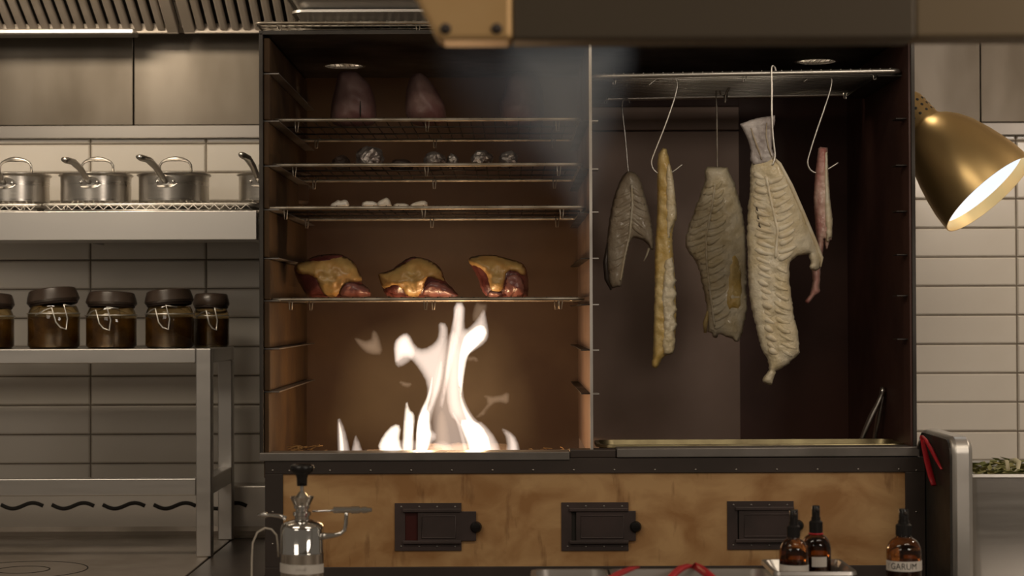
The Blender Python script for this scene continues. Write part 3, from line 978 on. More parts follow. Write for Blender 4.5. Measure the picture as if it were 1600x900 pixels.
# ------------------------------------------------------------------ racks in the oven
R1 = wire_rack('oven_rack', 'topmost oven rack in the fire compartment, holding the hanging-shaped smoked legs', P(428, 188, .06).x, P(906, 188, .06).x, .06, .47, P(660, 187, .06).z, 'racks in the fire compartment', leg=.019, grid_='sootgrid', r=.0034, cross=2)
R2 = wire_rack('oven_rack', 'oven rack carrying foil-wrapped lumps above the pale slices', P(424, 258, .05).x, P(908, 258, .05).x, .05, .46, P(660, 257.5, .05).z, 'racks in the fire compartment', leg=.019, grid_='sootgrid', r=.0034, cross=2)
R3 = wire_rack('oven_rack', 'oven rack with small white slices, between foil lumps and fatty joints', P(410, 325, .015).x, P(913, 325, .015).x, .015, .43, P(660, 324.5, .015).z, 'racks in the fire compartment', leg=.019, grid_='sootgrid', r=.0034, cross=2)
R4 = wire_rack('oven_rack', 'lowest oven rack just above the flames with three fatty meat joints', P(418, 467, .04).x, P(911, 467, .04).x, .04, .45, P(660, 467.5, .04).z, 'racks in the fire compartment', leg=.019, grid_='sootgrid', r=.0034, cross=2)
zR1, zR2, zR3, zR4 = (P(660, v, y).z + .0045 for v, y in ((187, .06), (257.5, .05), (324.5, .015), (467.5, .04)))
RH = wire_rack('oven_rack', 'wire rack high in the oven from which the fish hang', P(928, 116, .05).x, P(1406, 116, .05).x, .05, .42, P(928, 119.5, .05).z, sp=.018, cross=14, mat_='wire', tilt=P(1406, 110.5, .05).z - P(928, 119.5, .05).z, leg=.012, r=.0044, rg=.0011)
zRH = P(1160, 115, .05).z
# brackets that carry the hanging rack (oven parts)
for (xx, zz) in ((XD + .0025, P(928, 121, .05).z), (XR - wt - .004, P(1406, 113, .05).z)):
    s = 1 if xx < .5 else -1
    a, b = sorted((xx, xx + s * .045))
    MB().box(a, b, .06, .42, zz - .006, zz - .0035).build('support_rail', M['ovenout'], ov)

# ------------------------------------------------------------------ meat joints over the fire
def base_to(poly, Y, z, tol=3.0):
    """push the lowest points of an outline down to the resting height z"""
    yb = max(p[1] for p in poly)
    yz = None
    q = P(700, yb, Y)
    yz = yb + (q.z - z) / S(Y)
    return [(x, yz if y > yb - tol else y) for x, y in poly]

def joint(label, body, fats, pales, tops, Y=.20):
    body = base_to(body, Y, zR4 - .0005)
    xs_ = [p[0] for p in body]
    c = P(sum(xs_) / len(xs_), 462, Y)
    t = thing('meat_joint', label, 'meat', (c.x, Y, zR4), 'meat joints over the fire')
    B = Blob(body, Y, .050, R=30, step=4, back=1.0, smooth=1, jit=.6, bump=.010, bscale=.09, seed=int(c.x * 100) + 50)
    B.mb.build('meat', M['meat'], t, smooth=True)
    def over(poly, m, T, name, R=9, sd=3):
        poly = base_to(poly, Y, zR4 - .0003, 2.0) if max(p[1] for p in poly) > 459 else poly
        F = Blob(poly, Y, T, R=R, step=3, back=.3, smooth=2, jit=.5, bump=.004, bscale=.13, seed=sd, bow=lambda x, y: -max(0.0, B.Y - B.depth(x, y)) + .002 if in_poly(x, y, B.poly) else 0.0)
        F.mb.build(name, m, t, smooth=True)
    for k, f in enumerate(fats):
        over(f, M['fat'], .011, 'fat_layer', 10, 3 + k)
    for k, f in enumerate(pales):
        over(f, M['meatpale'], .013, 'pale_muscle', 9, 13 + k)
    for k, f in enumerate(tops):
        over(f, M['meat'], .012, 'dark_rind', 7, 23 + k)

joint('fatty joint with a dark red rind on top, nearest the brick-lined wall',
      [(459, 414), (478, 408), (490, 401), (508, 397.7), (527, 397), (542, 401), (555, 411), (562, 426), (566, 436), (565, 443), (576, 450), (580, 457), (578, 462), (520, 462), (497, 462), (482, 461), (470, 447), (461, 430)],
      [[(460, 411), (478, 408.5), (500, 402), (527, 398), (543, 402), (555, 411.5), (562, 426.5), (566, 436), (563, 443), (545, 441), (536, 446), (527, 460), (512, 461), (503, 458), (499, 448), (495, 437), (485, 430), (463, 430)]],
      [[(527, 462), (534, 448), (544, 441), (556, 441), (565, 444), (576, 450), (580, 458), (578, 462)]],
      [[(474, 408.5), (490, 400.5), (508, 397), (528, 396.5), (541, 400), (524, 408), (505, 411)]])
joint('fatty joint in the middle, its long side trailing down to the rack',
      [(590, 427), (610, 423), (625, 411), (638, 403), (652, 400.5), (669, 405), (688, 416), (693, 432), (699, 443), (709, 452), (719, 461), (650, 462), (604, 461), (596, 447)],
      [[(590, 427), (610, 424), (628, 412), (640, 404), (652, 401), (669, 405.5), (688, 416.5), (693, 432), (697, 441), (682, 437), (668, 432), (664, 446), (655, 460), (637, 461), (628, 452), (618, 444), (602, 452), (597, 449), (592, 436)]],
      [[(656, 462), (664, 448), (670, 440), (684, 438), (697, 443), (708, 453), (717, 461)]],
      [[(622, 415), (633, 405), (651, 400.5), (664, 404), (648, 406), (632, 413)]])
joint('squarish fatty joint with glistening pale side and red edge, beside the divider',
      [(730, 403), (755, 397.7), (779, 399.5), (797, 406), (810, 408), (821, 415), (825, 430), (826, 452), (824.5, 462), (790, 462.5), (760, 462), (752, 452), (748, 438), (739, 420)],
      [[(729.5, 403), (755, 397.5), (779, 399), (797, 405.5), (811, 408), (820, 415), (823, 430), (815, 432), (805, 424), (792, 424), (789, 440), (786, 455), (772, 459), (765, 452), (763, 437), (758, 425), (746, 417), (734, 414)]],
      [[(787, 461), (789, 440), (794, 428), (806, 427), (817, 434), (820, 448), (819, 461)], [(760, 461), (764, 453), (776, 455), (788, 458), (786, 462)]],
      [])

# smoked legs on the top rack
def leg_joint(label, poly, Y, T, R, slit=None):
    poly = base_to(poly, Y, zR1 - .0005)
    c = P(sum(p[0] for p in poly) / len(poly), 184, Y)
    t = thing('smoked_leg', label, 'meat', (c.x, Y, zR1), 'smoked legs on the top rack')
    B = Blob(poly, Y, T, R=R, step=4, back=1.0, smooth=2, bump=.006, bscale=.08, seed=int(abs(c.x) * 500))
    B.mb.build('meat', M['meatdim'], t, smooth=True)
    if slit:
        MB().tube([P(x, y, B.depth(x, y) - .0005) for x, y in slit], [.001, .0025, .003, .0025], 6, flat=.5).build('cut', M['dark_gap'], t, smooth=True)
leg_joint('smoked leg standing under the round vent, with a dark slit', [(528, 112), (555, 110), (565, 120), (577, 130), (585, 150), (589, 170), (588, 186), (516, 186), (517, 165), (522, 145), (526, 125)], .26, .045, 34, [(563, 158), (563, 166), (563, 174), (563, 182)])
leg_joint('smoked leg with a pointed top in the middle of the top rack', [(653, 112), (664, 117), (675, 130), (688, 150), (696, 165), (698, 187), (634, 187), (633, 145), (641, 120)], .22, .045, 32)
leg_joint('smoked leg veiled by bluish smoke beside the divider', [(792, 112), (834, 112), (846, 130), (850, 160), (851, 187), (786, 187), (778, 158), (789, 146)], .28, .045, 34)

# foil-wrapped lumps on the second rack
def lump(label, cx, rx, ry, Y, m, seed, cat='foil parcel', name='foil_parcel'):
    s = S(Y)
    c = P(cx, 250, Y)
    bm = bmesh.new()
    bmesh.ops.create_icosphere(bm, subdivisions=3, radius=1.0)
    zmin = 1e9
    for v in bm.verts:
        p = v.co.copy()
        k = 1 + .22 * noise.noise(p * 1.7 + Vector((seed * 3.1, 0, 0))) + .13 * noise.noise(p * 5 + Vector((0, seed, 0))) + .06 * noise.noise(p * 11)
        v.co = Vector((p.x * k * rx * s, p.y * k * rx * s * .9, p.z * k * ry * s))
        v.co.z = max(v.co.z, -ry * s * .8)
        zmin = min(zmin, v.co.z)
    me = bpy.data.meshes.new(name)
    for v in bm.verts:
        v.co.z -= zmin
    bm.to_mesh(me)
    bm.free()
    for p in me.polygons:
        p.use_smooth = False
    me.materials.append(m)
    o = bpy.data.objects.new(name, me)
    COL.objects.link(o)
    o.location = (c.x, Y, zR2 - .0004)
    tag(o, label, cat, 'lumps on the second rack')
lump('dark brown charred lump half behind the biggest foil parcel', 532, 16, 13, .24, M['char'], 1, 'food', 'charred_lump')
lump('biggest crumpled foil parcel with a bright netted side', 578, 23, 18, .16, M['foil'], 2)
lump('low dark charred lump between the two wider foil parcels', 627, 19, 10, .24, M['char'], 3, 'food', 'charred_lump')
lump('wide crumpled foil parcel at the middle of the second rack', 679, 18, 13, .16, M['foil'], 4)
lump('small upright foil parcel tucked against the wide one', 707, 9.5, 13, .20, M['foil'], 5)
lump('rounded foil parcel with bright creases, standing apart', 753, 17, 14.5, .16, M['foil'], 6)
lump('dull foil parcel at the row end, toward the divider', 795, 15, 14.5, .19, M['foil'], 7)

# white slices on the third rack
def slice_(label, poly, Y, T, sd):
    poly = base_to(poly, Y, zR3 - .0004)
    B = Blob(poly, Y, T, R=7, step=2.5, back=1, smooth=1, bump=.003, bscale=.2, seed=sd)
    o = B.mb.build('white_slice', M['white'], None, smooth=True)
    tag(o, label, 'food', 'white slices on the third rack')
slice_('lumpy white piece with a ragged top at the row end', [(516, 319), (524, 315), (528, 312), (533, 314), (538, 311.5), (544, 314), (547, 320), (546, 322), (517, 322)], .10, .014, 1)
slice_('flat-topped white slice leaning on the peaked one', [(564, 321), (567, 314), (588, 314.5), (590, 322), (565, 322)], .08, .012, 2)
slice_('tallest peaked white slice on the third rack', [(589, 316), (598, 311), (605, 308), (610, 314), (613, 322), (588, 322)], .10, .013, 3)
slice_('thin low white slice lying beyond the peaked one', [(614, 317.5), (638, 317.8), (640, 322), (614, 322)], .12, .013, 4)
slice_('sloping pale white slice at the other row end', [(641, 319), (655, 314), (667, 313.5), (669, 322), (641, 322)], .10, .013, 5)

# ------------------------------------------------------------------ fire
fire = thing('wood_fire', 'bright log fire blazing on the oven floor below the fatty joints', 'fire', (P(690, 705, .2).x, .2, ZFLR))
hot = flame_mat('flame_hot', (1.0, 0.84, 0.68), 46.0)
mid = flame_mat('flame_mid', (1.0, 0.81, 0.68), 18.0)
soft = flame_mat('flame_soft', (1.0, 0.76, 0.62), 6.5)
dim = flame_mat('flame_dim', (1.0, 0.68, 0.44), 6.0)
def flame(poly, Y, T, m, R=14, sm=1, step=4):
    yb = max(p[1] for p in poly)
    if yb > 700:
        poly = [(x, 716 if y > yb - 3 else y) for x, y in poly]
    Blob(poly, Y, T, R=R * 1.25, step=step, back=1.0, smooth=sm, power=0.85).mb.build('flame', m, fire, smooth=True)
flame([(527.5, 705), (526, 675), (527, 648), (535, 658), (543, 682), (550, 705)], .16, .016, mid, 8)
flame([(546, 705), (553, 682), (558, 678), (571, 705)], .18, .016, mid, 8)
flame([(588, 702), (597, 680), (615, 661), (628, 665), (624, 690), (636, 706), (606, 706)], .15, .022, hot, 10)
flame([(628, 690), (631, 645), (635, 618), (640, 640), (648, 645), (649, 662), (643, 691), (636, 706), (628, 706)], .17, .020, hot, 8)
flame([(649, 706), (650, 656), (659, 633), (666, 630), (667, 600), (655, 578), (640, 560), (628, 560), (617, 575), (614, 535), (627, 521), (639, 519), (650, 541), (662, 545), (679, 535), (685, 523), (684, 502), (700, 505), (701, 532), (697, 570), (691, 604), (679, 636), (673, 668), (686, 682), (671, 697), (665, 706)], .20, .026, mid, 12)
flame([(648, 706), (650, 665), (658, 640), (672, 640), (672, 665), (676, 682), (664, 706)], .17, .026, hot, 10)
flame([(614, 548), (615, 533), (627, 522), (638, 522), (648, 541), (650, 556), (636, 570), (618, 577)], .18, .016, mid, 9)
flame([(702, 650), (696, 622), (696, 575), (702, 532), (708, 509), (708, 472), (728, 472), (726, 512), (731, 513), (745, 498), (757, 478), (762, 503), (765, 523), (760, 536), (741, 549), (728, 558), (724, 576), (724, 616), (731, 636), (745, 657), (755, 659), (777, 685), (787, 706), (748, 706), (731, 691), (714, 660)], .22, .024, mid, 12)
flame([(722, 530), (731, 518), (748, 506), (760, 510), (762, 526), (742, 546), (727, 558), (722, 582), (722, 612), (714, 600), (716, 560)], .19, .022, hot, 9)
flame([(716, 655), (735, 655), (752, 662), (768, 690), (764, 706), (736, 706), (728, 690)], .19, .026, hot, 10)
flame([(707, 500), (709, 472), (726, 472), (725, 505), (715, 540), (700, 600), (690, 640), (684, 640), (692, 590), (702, 540)], .24, .012, mid, 8)
flame([(676, 706), (680, 655), (690, 636), (700, 655), (708, 706)], .24, .016, dim, 14)
flame([(672, 640), (676, 590), (690, 545), (703, 515), (716, 520), (724, 560), (722, 640), (736, 692), (728, 706), (676, 706)], .26, .030, soft, 16)
flame([(695, 706), (697, 672), (702, 706)], .17, .010, hot, 4)
flame([(598, 706), (606, 690), (640, 684), (700, 694), (760, 688), (790, 706)], .21, .022, soft, 9)
flame([(788, 706), (792, 687), (780, 667), (797, 673), (809, 685), (816, 706)], .18, .017, mid, 8)
flame([(738, 654), (754, 640), (762, 628), (752, 616), (777, 619), (797, 609), (796, 634), (777, 628), (764, 638), (756, 652)], .20, .016, dim, 9)
flame([(550, 524), (578, 534), (581, 513), (592, 520), (601, 556), (575, 555), (560, 542)], .20, .018, dim, 12)
flame([(620, 592), (632, 596), (646, 598), (639, 608), (626, 603)], .20, .014, dim, 6)
flame([(728, 556), (746, 556), (752, 572), (742, 564), (730, 566)], .20, .010, dim, 4)
flame([(735, 500), (742, 470), (754, 474), (763, 474), (760, 490), (745, 505)], .22, .012, dim, 8)
def streak(pts, w, Y, T, m):
    L_ = [(x - w_ / 2, y) for (x, y), w_ in zip(pts, w)]
    R_ = [(x + w_ / 2, y) for (x, y), w_ in zip(pts, w)]
    flame(L_ + R_[::-1], Y, T, m, R=max(w) / 2, sm=2, step=1.8)
streak([(657, 704), (656, 670), (662, 640), (672, 615), (676, 585)], [10, 14, 10, 6, 2], .165, .018, hot)
streak([(690, 640), (697, 600), (700, 560), (706, 520), (714, 480)], [4, 8, 9, 8, 5], .175, .010, mid)
streak([(720, 620), (722, 580), (727, 553), (742, 540), (757, 524)], [3, 9, 10, 9, 2], .165, .016, hot)
streak([(762, 704), (748, 676), (733, 655), (722, 632), (716, 600)], [24, 18, 12, 6, 2], .165, .020, hot)
streak([(690, 560), (687, 590), (678, 622), (668, 650)], [4, 8, 9, 5], .175, .010, mid)
streak([(705, 640), (716, 660), (724, 685), (730, 704)], [2, 7, 9, 8], .17, .014, mid)
streak([(640, 704), (643, 680), (642, 660), (640, 640)], [10, 9, 7, 2], .16, .014, hot)
streak([(606, 704), (612, 685), (622, 668)], [18, 14, 3], .155, .018, hot)
streak([(803, 704), (802, 688), (795, 676)], [16, 10, 3], .17, .012, mid)
streak([(535, 704), (533, 680), (529, 655)], [8, 7, 2], .155, .012, hot)
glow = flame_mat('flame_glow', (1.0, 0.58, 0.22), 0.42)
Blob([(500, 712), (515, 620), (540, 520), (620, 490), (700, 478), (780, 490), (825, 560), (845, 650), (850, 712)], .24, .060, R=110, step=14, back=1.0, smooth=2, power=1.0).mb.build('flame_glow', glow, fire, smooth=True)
flame([(664, 706), (674, 694), (690, 686), (704, 692), (716, 706)], .16, .014, soft, 7)
# logs and embers
def log(a, b, r, sd):
    rnd = random.Random(sd)
    a, b = Vector(a), Vector(b)
    pts = [a.lerp(b, k / 7) + Vector((0, rnd.uniform(-.003, .003), rnd.uniform(-.003, .003))) for k in range(8)]
    MB().tube(pts, [r * rnd.uniform(.88, 1.08) for _ in range(8)], 10).build('log', M['log'], fire, smooth=True, sharp=60)
fx = lambda px_: P(px_, 705, .2).x
log((fx(570), .20, ZFLR + .021), (fx(690), .26, ZFLR + .021), .020, 1)
log((fx(650), .13, ZFLR + .019), (fx(790), .22, ZFLR + .019), .018, 2)
log((fx(655), .30, ZFLR + .023), (fx(790), .33, ZFLR + .023), .022, 3)
for nm, px_, py_, w_ in (('fire_glow', 660, 668, 1.1), ('fire_glow', 742, 682, 1.1), ('fire_glow', 712, 600, 0.7), ('fire_glow', 640, 548, 0.2), ('fire_glow', 740, 540, 0.25)):
    l = bpy.data.lights.new(nm, 'POINT')
    l.energy = w_
    l.color = (1.0, 0.60, 0.28)
    l.shadow_soft_size = .018
    o = bpy.data.objects.new(nm, l)
    COL.objects.link(o)
    o.location = P(px_, py_, .19)
    o.parent = fire
    o.location = P(px_, py_, .19) - ORI[fire.name]

# straw bits beside the fire
rnd = random.Random(3)
sb = MB()
for k in range(70):
    px_ = rnd.choice([rnd.gauss(452, 16), rnd.uniform(440, 515), rnd.uniform(820, 905)])
    px_ = min(max(px_, 426), 905)
    yy = rnd.uniform(.05, .16)
    q = Vector((P(px_, 700, yy).x, yy, ZFLR + rnd.uniform(.024, .052)))
    q.x = max(q.x, XL + .05)
    a = rnd.uniform(0, 6.28)
    l_ = rnd.uniform(.006, .022)
    d = Vector((math.cos(a) * l_, math.sin(a) * l_ * .5, rnd.uniform(-.2, .45) * l_))
    sb.tube([q - d, q + Vector((0, 0, .002)), q + d], .0008, 4)
o = stuff(sb.build('straw_litter', M['straw']))
tag(o, 'scattered straw and wood shavings on the oven floor beside the fire', 'straw')

# smoke drifting from the fire compartment
smk = Blob([(775, 30), (1000, 30), (1010, 100), (985, 190), (955, 280), (930, 380), (890, 380), (850, 280), (790, 200), (765, 110)], -0.115, .085, R=105, step=10, back=1.0, smooth=2, power=2.2)
o = smk.mb.build('smoke', smoke_mat('smoke', (0.60, 0.75, 1.0), 4.2), None, smooth=True)
tag(o, 'bluish smoke drifting up past the middle divider of the oven', 'smoke')
stuff(o)
smk = Blob([(660, 30), (1010, 30), (1000, 140), (950, 240), (900, 330), (820, 300), (720, 220), (660, 120)], -0.33, .095, R=130, step=14, back=1.0, smooth=2, power=2.0)
o = smk.mb.build('smoke', smoke_mat('smoke_wide', (0.60, 0.74, 1.0), 0.9), None, smooth=True)
tag(o, 'faint wide veil of smoke in front of the oven top', 'smoke')
stuff(o)
smk = Blob([(480, 110), (860, 110), (880, 330), (840, 440), (500, 430), (480, 240)], 0.30, .07, R=80, step=24, back=1.0, smooth=2, power=1.0)
o = smk.mb.build('smoke', smoke_mat('smoke_thin', (0.80, 0.78, 0.76), 0.35), None, smooth=True)
tag(o, 'thin grey haze among the upper racks of the fire compartment', 'smoke')
stuff(o)

# ------------------------------------------------------------------ right compartment: tray, ash, tongs
zrt_ = P(1180, 694.5, .05).z
sheet_tray('drip_tray', 'shallow sheet tray with a bright rolled rim on the floor below the fish', P(938, 695, .06).x, P(1414, 695, .06).x, .055, .19, ZFLR + .0002, zrt_ - ZFLR, mat('tray_rim', (0.42, 0.36, 0.20), 0.35, 0.9, col2=(0.20, 0.16, 0.09), nscale=14), flare=.012, lip=.006)
rnd = random.Random(9)
ab = MB()
for k in range(110):
    x = rnd.uniform(P(955, 690, .1).x, P(1330, 690, .1).x)
    y = rnd.uniform(.09, .16)
    r = rnd.uniform(.003, .008)
    ab.lathe([(0, -r * .6), (r * .8, -r * .3), (r, 0), (r * .6, r * .6), (0, r * .8)], 5, Matrix.Translation((x, y, ZFLR + .030 + rnd.uniform(.0, .018))) @ Matrix.Rotation(rnd.uniform(0, 6), 4, 'Z'))
x_a, x_b = P(950, 690, .1).x, P(1335, 690, .1).x
for k in range(14):
    x = x_a + (x_b - x_a) * (k + .5) / 14
    ab.lathe([(0, .044), (.012, .043), (.026, .038), (.034, .020), (.034, .003), (0, .003)], 9, Matrix.Translation((x, .122 + rnd.uniform(-.006, .006), ZFLR)))
o = stuff(ab.build('ash_bed', M['ash']))
tag(o, 'dark ash and charcoal crumbs strewn in the drip tray', 'ash')

tg = thing('tongs', 'steel tongs standing open-legged in the dark corner of the fish compartment', 'tongs', (P(1362, 688, .22).x, .22, ZFLR))
def tong_leg(pts, nm):
    q = [P(x, y, yy) for x, y, yy in pts]
    q[-1].z = ZFLR + .004
    MB().tube(q, [.0065, .008, .0105, .009, .007, .005], 8, flat=.6).build(nm, M['steel'], tg, smooth=True)
tong_leg([(1379, 612, .215), (1372, 630, .218), (1361, 652, .222), (1352, 672, .226), (1345, 690, .23), (1336, 725, .235)], 'tong_arm')
tong_leg([(1380, 612, .225), (1377, 630, .23), (1373, 652, .238), (1369, 672, .245), (1366, 690, .25), (1361, 725, .26)], 'tong_arm')
MB().tube([P(1378, 618, .22), P(1380, 605, .22)], [.0065, .006], 10).build('pivot_cap', M['chrome'], tg, smooth=True)

# ------------------------------------------------------------------ hooks and fish
def hook(label, pts, Y, m='wire', r=.0017, ys=None):
    pp = []
    n = len(pts)
    for i in range(n - 1):          # Catmull-Rom
        p0, p1, p2, p3 = pts[max(i - 1, 0)], pts[i], pts[i + 1], pts[min(i + 2, n - 1)]
        for k in range(5):
            t = k / 5
            f = lambda a, b, c, d: .5 * (2 * b + (c - a) * t + (2 * a - 5 * b + 4 * c - d) * t * t + (3 * b - a - 3 * c + d) * t ** 3)
            pp.append((f(p0[0], p1[0], p2[0], p3[0]), f(p0[1], p1[1], p2[1], p3[1])))
    pp.append(pts[-1])
    mb = MB()
    mb.tube([P(x, y, Y if ys is None else ys(x, y)) for x, y in pp], r, 8)
    o = mb.build('meat_hook', M[m], None, smooth=True)
    tag(o, label, 'hook', 'hooks holding the fish')

YF1, YF2, YF3, YF4, YF5 = .395, .12, .30, .046, .13
hook('thin steel hook with the short forked fish piece', [(984, 161), (981, 155), (974, 156), (972, 166), (973, 180), (977, 215), (981, 262), (985, 285), (981, 296), (974, 293)], YF1)
hook('slanting bright S-hook through the long narrow strip', [(1014, 133), (1028, 123), (1046, 119), (1057, 126), (1057, 142), (1047, 175), (1034, 210), (1022, 240), (1018, 254), (1022, 266), (1034, 273), (1050, 269), (1066, 257)], YF2)
hook('straight dark hook in the broad ribbed fish frame', [(1126, 148), (1124, 139), (1120, 139), (1119, 150), (1120, 180), (1120.5, 230), (1121, 268), (1124, 276)], YF3, 'sootwire')
hook('straight bright hook over the front wire, through the tail', [(1213, 116), (1211, 106), (1207, 103), (1205.5, 110), (1206, 140), (1206, 178), (1208, 215), (1211, 244), (1207, 258)], YF4, ys=lambda x, y: (YF4 + (.014 if x > 1209 and y < 150 else -.012 * min(1, max(0, (y - 100) / 80)))))
hook('slanting bright S-hook holding the slim pink piece', [(1256, 128), (1270, 117), (1288, 113), (1299, 121), (1298, 138), (1288, 170), (1276, 205), (1265, 240), (1262, 254), (1266, 265), (1276, 270), (1292, 265), (1310, 254)], YF5)
hook('crooked black hook left empty on the rack', [(1133, 161), (1134, 148), (1140, 136), (1149, 122), (1154, 127), (1156, 133), (1160, 118)], .25, 'sootwire', .0022)

RR = random.Random(5)
def ribs(t, B, lines, r0, m, name='rib', lift=.0026):
    for ln in lines:
        (ax, ay), (bx, by) = ln
        ax += RR.uniform(-2, 2); ay += RR.uniform(-1.2, 1.2); bx += RR.uniform(-5, 3); by += RR.uniform(-3, 3)
        sag = RR.uniform(.5, 2.6)
        pts = []
        for i in range(8):
            u = i / 7
            x, y = ax + (bx - ax) * u, ay + (by - ay) * u + sag * math.sin(math.pi * u)
            if not in_poly(x, y, B.poly) or seg_dist(x, y, B.poly) < 2.5:
                break
            pts.append(P(x, y, B.depth(x, y) + lift))
        if len(pts) >= 3:
            n = len(pts)
            k = r0 * RR.uniform(.8, 1.15)
            MB().tube(pts, [k * (.75, 1, 1.05, 1.0, .95, .85, .7, .5)[int(i * 7 / (n - 1))] for i in range(n)], 8).build(name, M[m], t, smooth=True)

def lerp_path(path, y):
    for (xa, ya), (xb, yb) in zip(path, path[1:]):
        if ya <= y <= yb:
            return xa + (xb - xa) * (y - ya) / (yb - ya)
    return path[-1][0]

def spine(t, B, path, y0, y1, step, r):
    mb = MB()
    y = y0
    pts, rs = [], []
    k = 0
    while y <= y1:
        x = lerp_path(path, y)
        pts.append(P(x, y, B.depth(x, y) - .001))
        rs.append(r if k % 2 else r * .62)
        y += step / 2
        k += 1
    mb.tube(pts, rs, 8)
    mb.build('spine', M['bone'], t, smooth=True)

def fish(label, Y, top):
    c = P(top[0], top[1], Y)
    return thing('dried_fish', label, 'fish', tuple(c), 'fish hanging in the oven')

# 1: short forked piece
t = fish('short grey fish piece forked into two points, hung at the back', YF1, (983, 268))
F1 = [(983, 266), (998, 273), (1006.5, 300), (1015, 334), (1021, 368), (1022, 389), (1018, 395), (1013.7, 382.5), (1002, 374), (987.5, 370.7), (983, 382.5), (979, 401.5), (975, 422.6), (971.5, 448), (964, 448), (956, 452), (950, 440), (947, 410), (948, 380), (950, 359), (954, 330), (960, 304), (968.5, 283), (975, 271)]
B = Blob(F1, YF1, .013, R=14, step=3.5, jit=.5, bump=.004, bscale=.12, seed=11)
B.mb.build('flesh', M['fishgrey'], t, smooth=True)
sp1 = [(986, 272), (988, 320), (984, 365), (976, 400), (968, 446)]
spine(t, B, sp1, 288, 440, 7, .0030)
ribs(t, B, [((lerp_path(sp1, y), y), (lerp_path(sp1, y) + 26, y + 16)) for y in range(295, 362, 11)], .0050, 'fishgrey')
ribs(t, B, [((lerp_path(sp1, y), y), (lerp_path(sp1, y) - 26, y + 14)) for y in range(300, 436, 12)], .0050, 'fishgrey')
MB().tube([P(950, 380, YF1 - .002), P(946, 410, YF1 - .004), P(948, 436, YF1 - .004), P(955, 453, YF1 - .002)], [.003, .005, .005, .002], 8).build('skin_flap', M['skin'], t, smooth=True)
MB().tube([P(1014, 388, YF1 - .004), P(1010, 400, YF1 - .006), P(1006, 408, YF1 - .006)], [.0025, .002, .001], 6).build('bone_spike', M['bone'], t, smooth=True)

# 2: long strip
t = fish('long narrow yellow fish strip with a serrated lower edge', YF2, (1040, 232))
F2 = [(1040, 228), (1045, 245), (1051.7, 275), (1057, 325), (1058.5, 340), (1053, 351), (1050, 372), (1053, 410), (1055, 440), (1057, 490), (1056, 515), (1053, 553), (1036, 557), (1029, 571), (1025, 577), (1017, 572), (1021, 553), (1021, 511), (1023, 456), (1023, 389), (1027, 338), (1027, 275), (1027, 245), (1034, 232)]
B = Blob(F2, YF2, .014, R=11, step=3, jit=.5, bump=.005, bscale=.10, seed=12)
B.mb.build('flesh', M['fishy'], t, smooth=True)
FB = [(1038, 405), (1050, 402), (1054, 420), (1052, 428), (1057, 438), (1053, 448), (1058, 460), (1053, 470), (1058, 484), (1053, 494), (1058, 508), (1053, 518), (1056, 532), (1052, 552), (1038, 556), (1034, 540), (1037, 500), (1033, 470), (1036, 440)]
Blob(FB, YF2 - .010, .010, R=6, step=3, jit=.6, bump=.005, bscale=.25, seed=22, smooth=0).mb.build('rib_edge', M['fish'], t, smooth=True)
FE = [(1040, 260), (1046, 252), (1052, 276), (1057, 325), (1056, 345), (1049, 355), (1046, 372), (1048, 398), (1043, 400), (1040, 340)]
Blob(FE, YF2 - .010, .008, R=5, step=3, jit=.4, bump=.003, bscale=.2, seed=23, smooth=1).mb.build('pale_edge', M['fish'], t, smooth=True)

# 3: broad ribbed frame
t = fish('broad ribbed fish frame without tail, browned at its lower side', YF3, (1120, 262))
F3 = [(1101, 254), (1106, 261), (1120, 261), (1136, 261), (1148, 287), (1158.5, 322), (1164, 357), (1167, 400), (1167, 437), (1167, 487), (1160.7, 519), (1152.7, 536), (1140.7, 528), (1122, 522), (1117, 534), (1112.7, 522), (1106, 518), (1105, 500), (1104.7, 482), (1098, 450), (1092.7, 423), (1084.7, 404.7), (1075, 394), (1070, 383), (1071, 372), (1075.7, 354), (1085, 331), (1094, 303), (1102, 282)]
bow3 = lambda x, y: .022 * ((x - 1120) / 45) ** 2 if x > 1120 else .010 * ((x - 1120) / 45) ** 2
B = Blob(F3, YF3, .014, R=14, step=3.5, jit=.9, smooth=0, bump=.004, bscale=.10, seed=13, bow=bow3)
B.mb.build('flesh', M['fish'], t, smooth=True)
sp3 = [(1119, 272), (1113, 320), (1103, 370), (1104, 410), (1110, 460), (1118, 522)]
sq3 = [(1128, 280), (1131, 340), (1130, 400), (1136, 460), (1140, 522)]
spine(t, B, sp3, 286, 512, 8, .0026)
ribs(t, B, [((lerp_path(sp3, y), y), (lerp_path(sp3, y) - 34, y + 16 - (y - 290) * .02)) for y in range(286, 500, 11)], .0052, 'fish')
ribs(t, B, [((lerp_path(sp3, y), y + 7), (lerp_path(sq3, y), y - 5)) for y in range(290, 510, 12)], .0054, 'fish')
BR = [(1140, 400), (1152, 395), (1160, 420), (1162, 460), (1156, 490), (1146, 480), (1138, 492), (1132, 470), (1137, 440)]
Blob(BR, YF3 - .008, .009, R=8, step=4, jit=.6, bump=.004, bscale=.15, seed=33, smooth=2, bow=bow3).mb.build('browned_patch', M['fishy'], t, smooth=True)
MB().tube([P(1106, 486, YF3 - .004), P(1102, 505, YF3 - .002), P(1102, 520, YF3)], [.002, .005, .003], 8).build('skin_flap', M['fishy'], t, smooth=True)

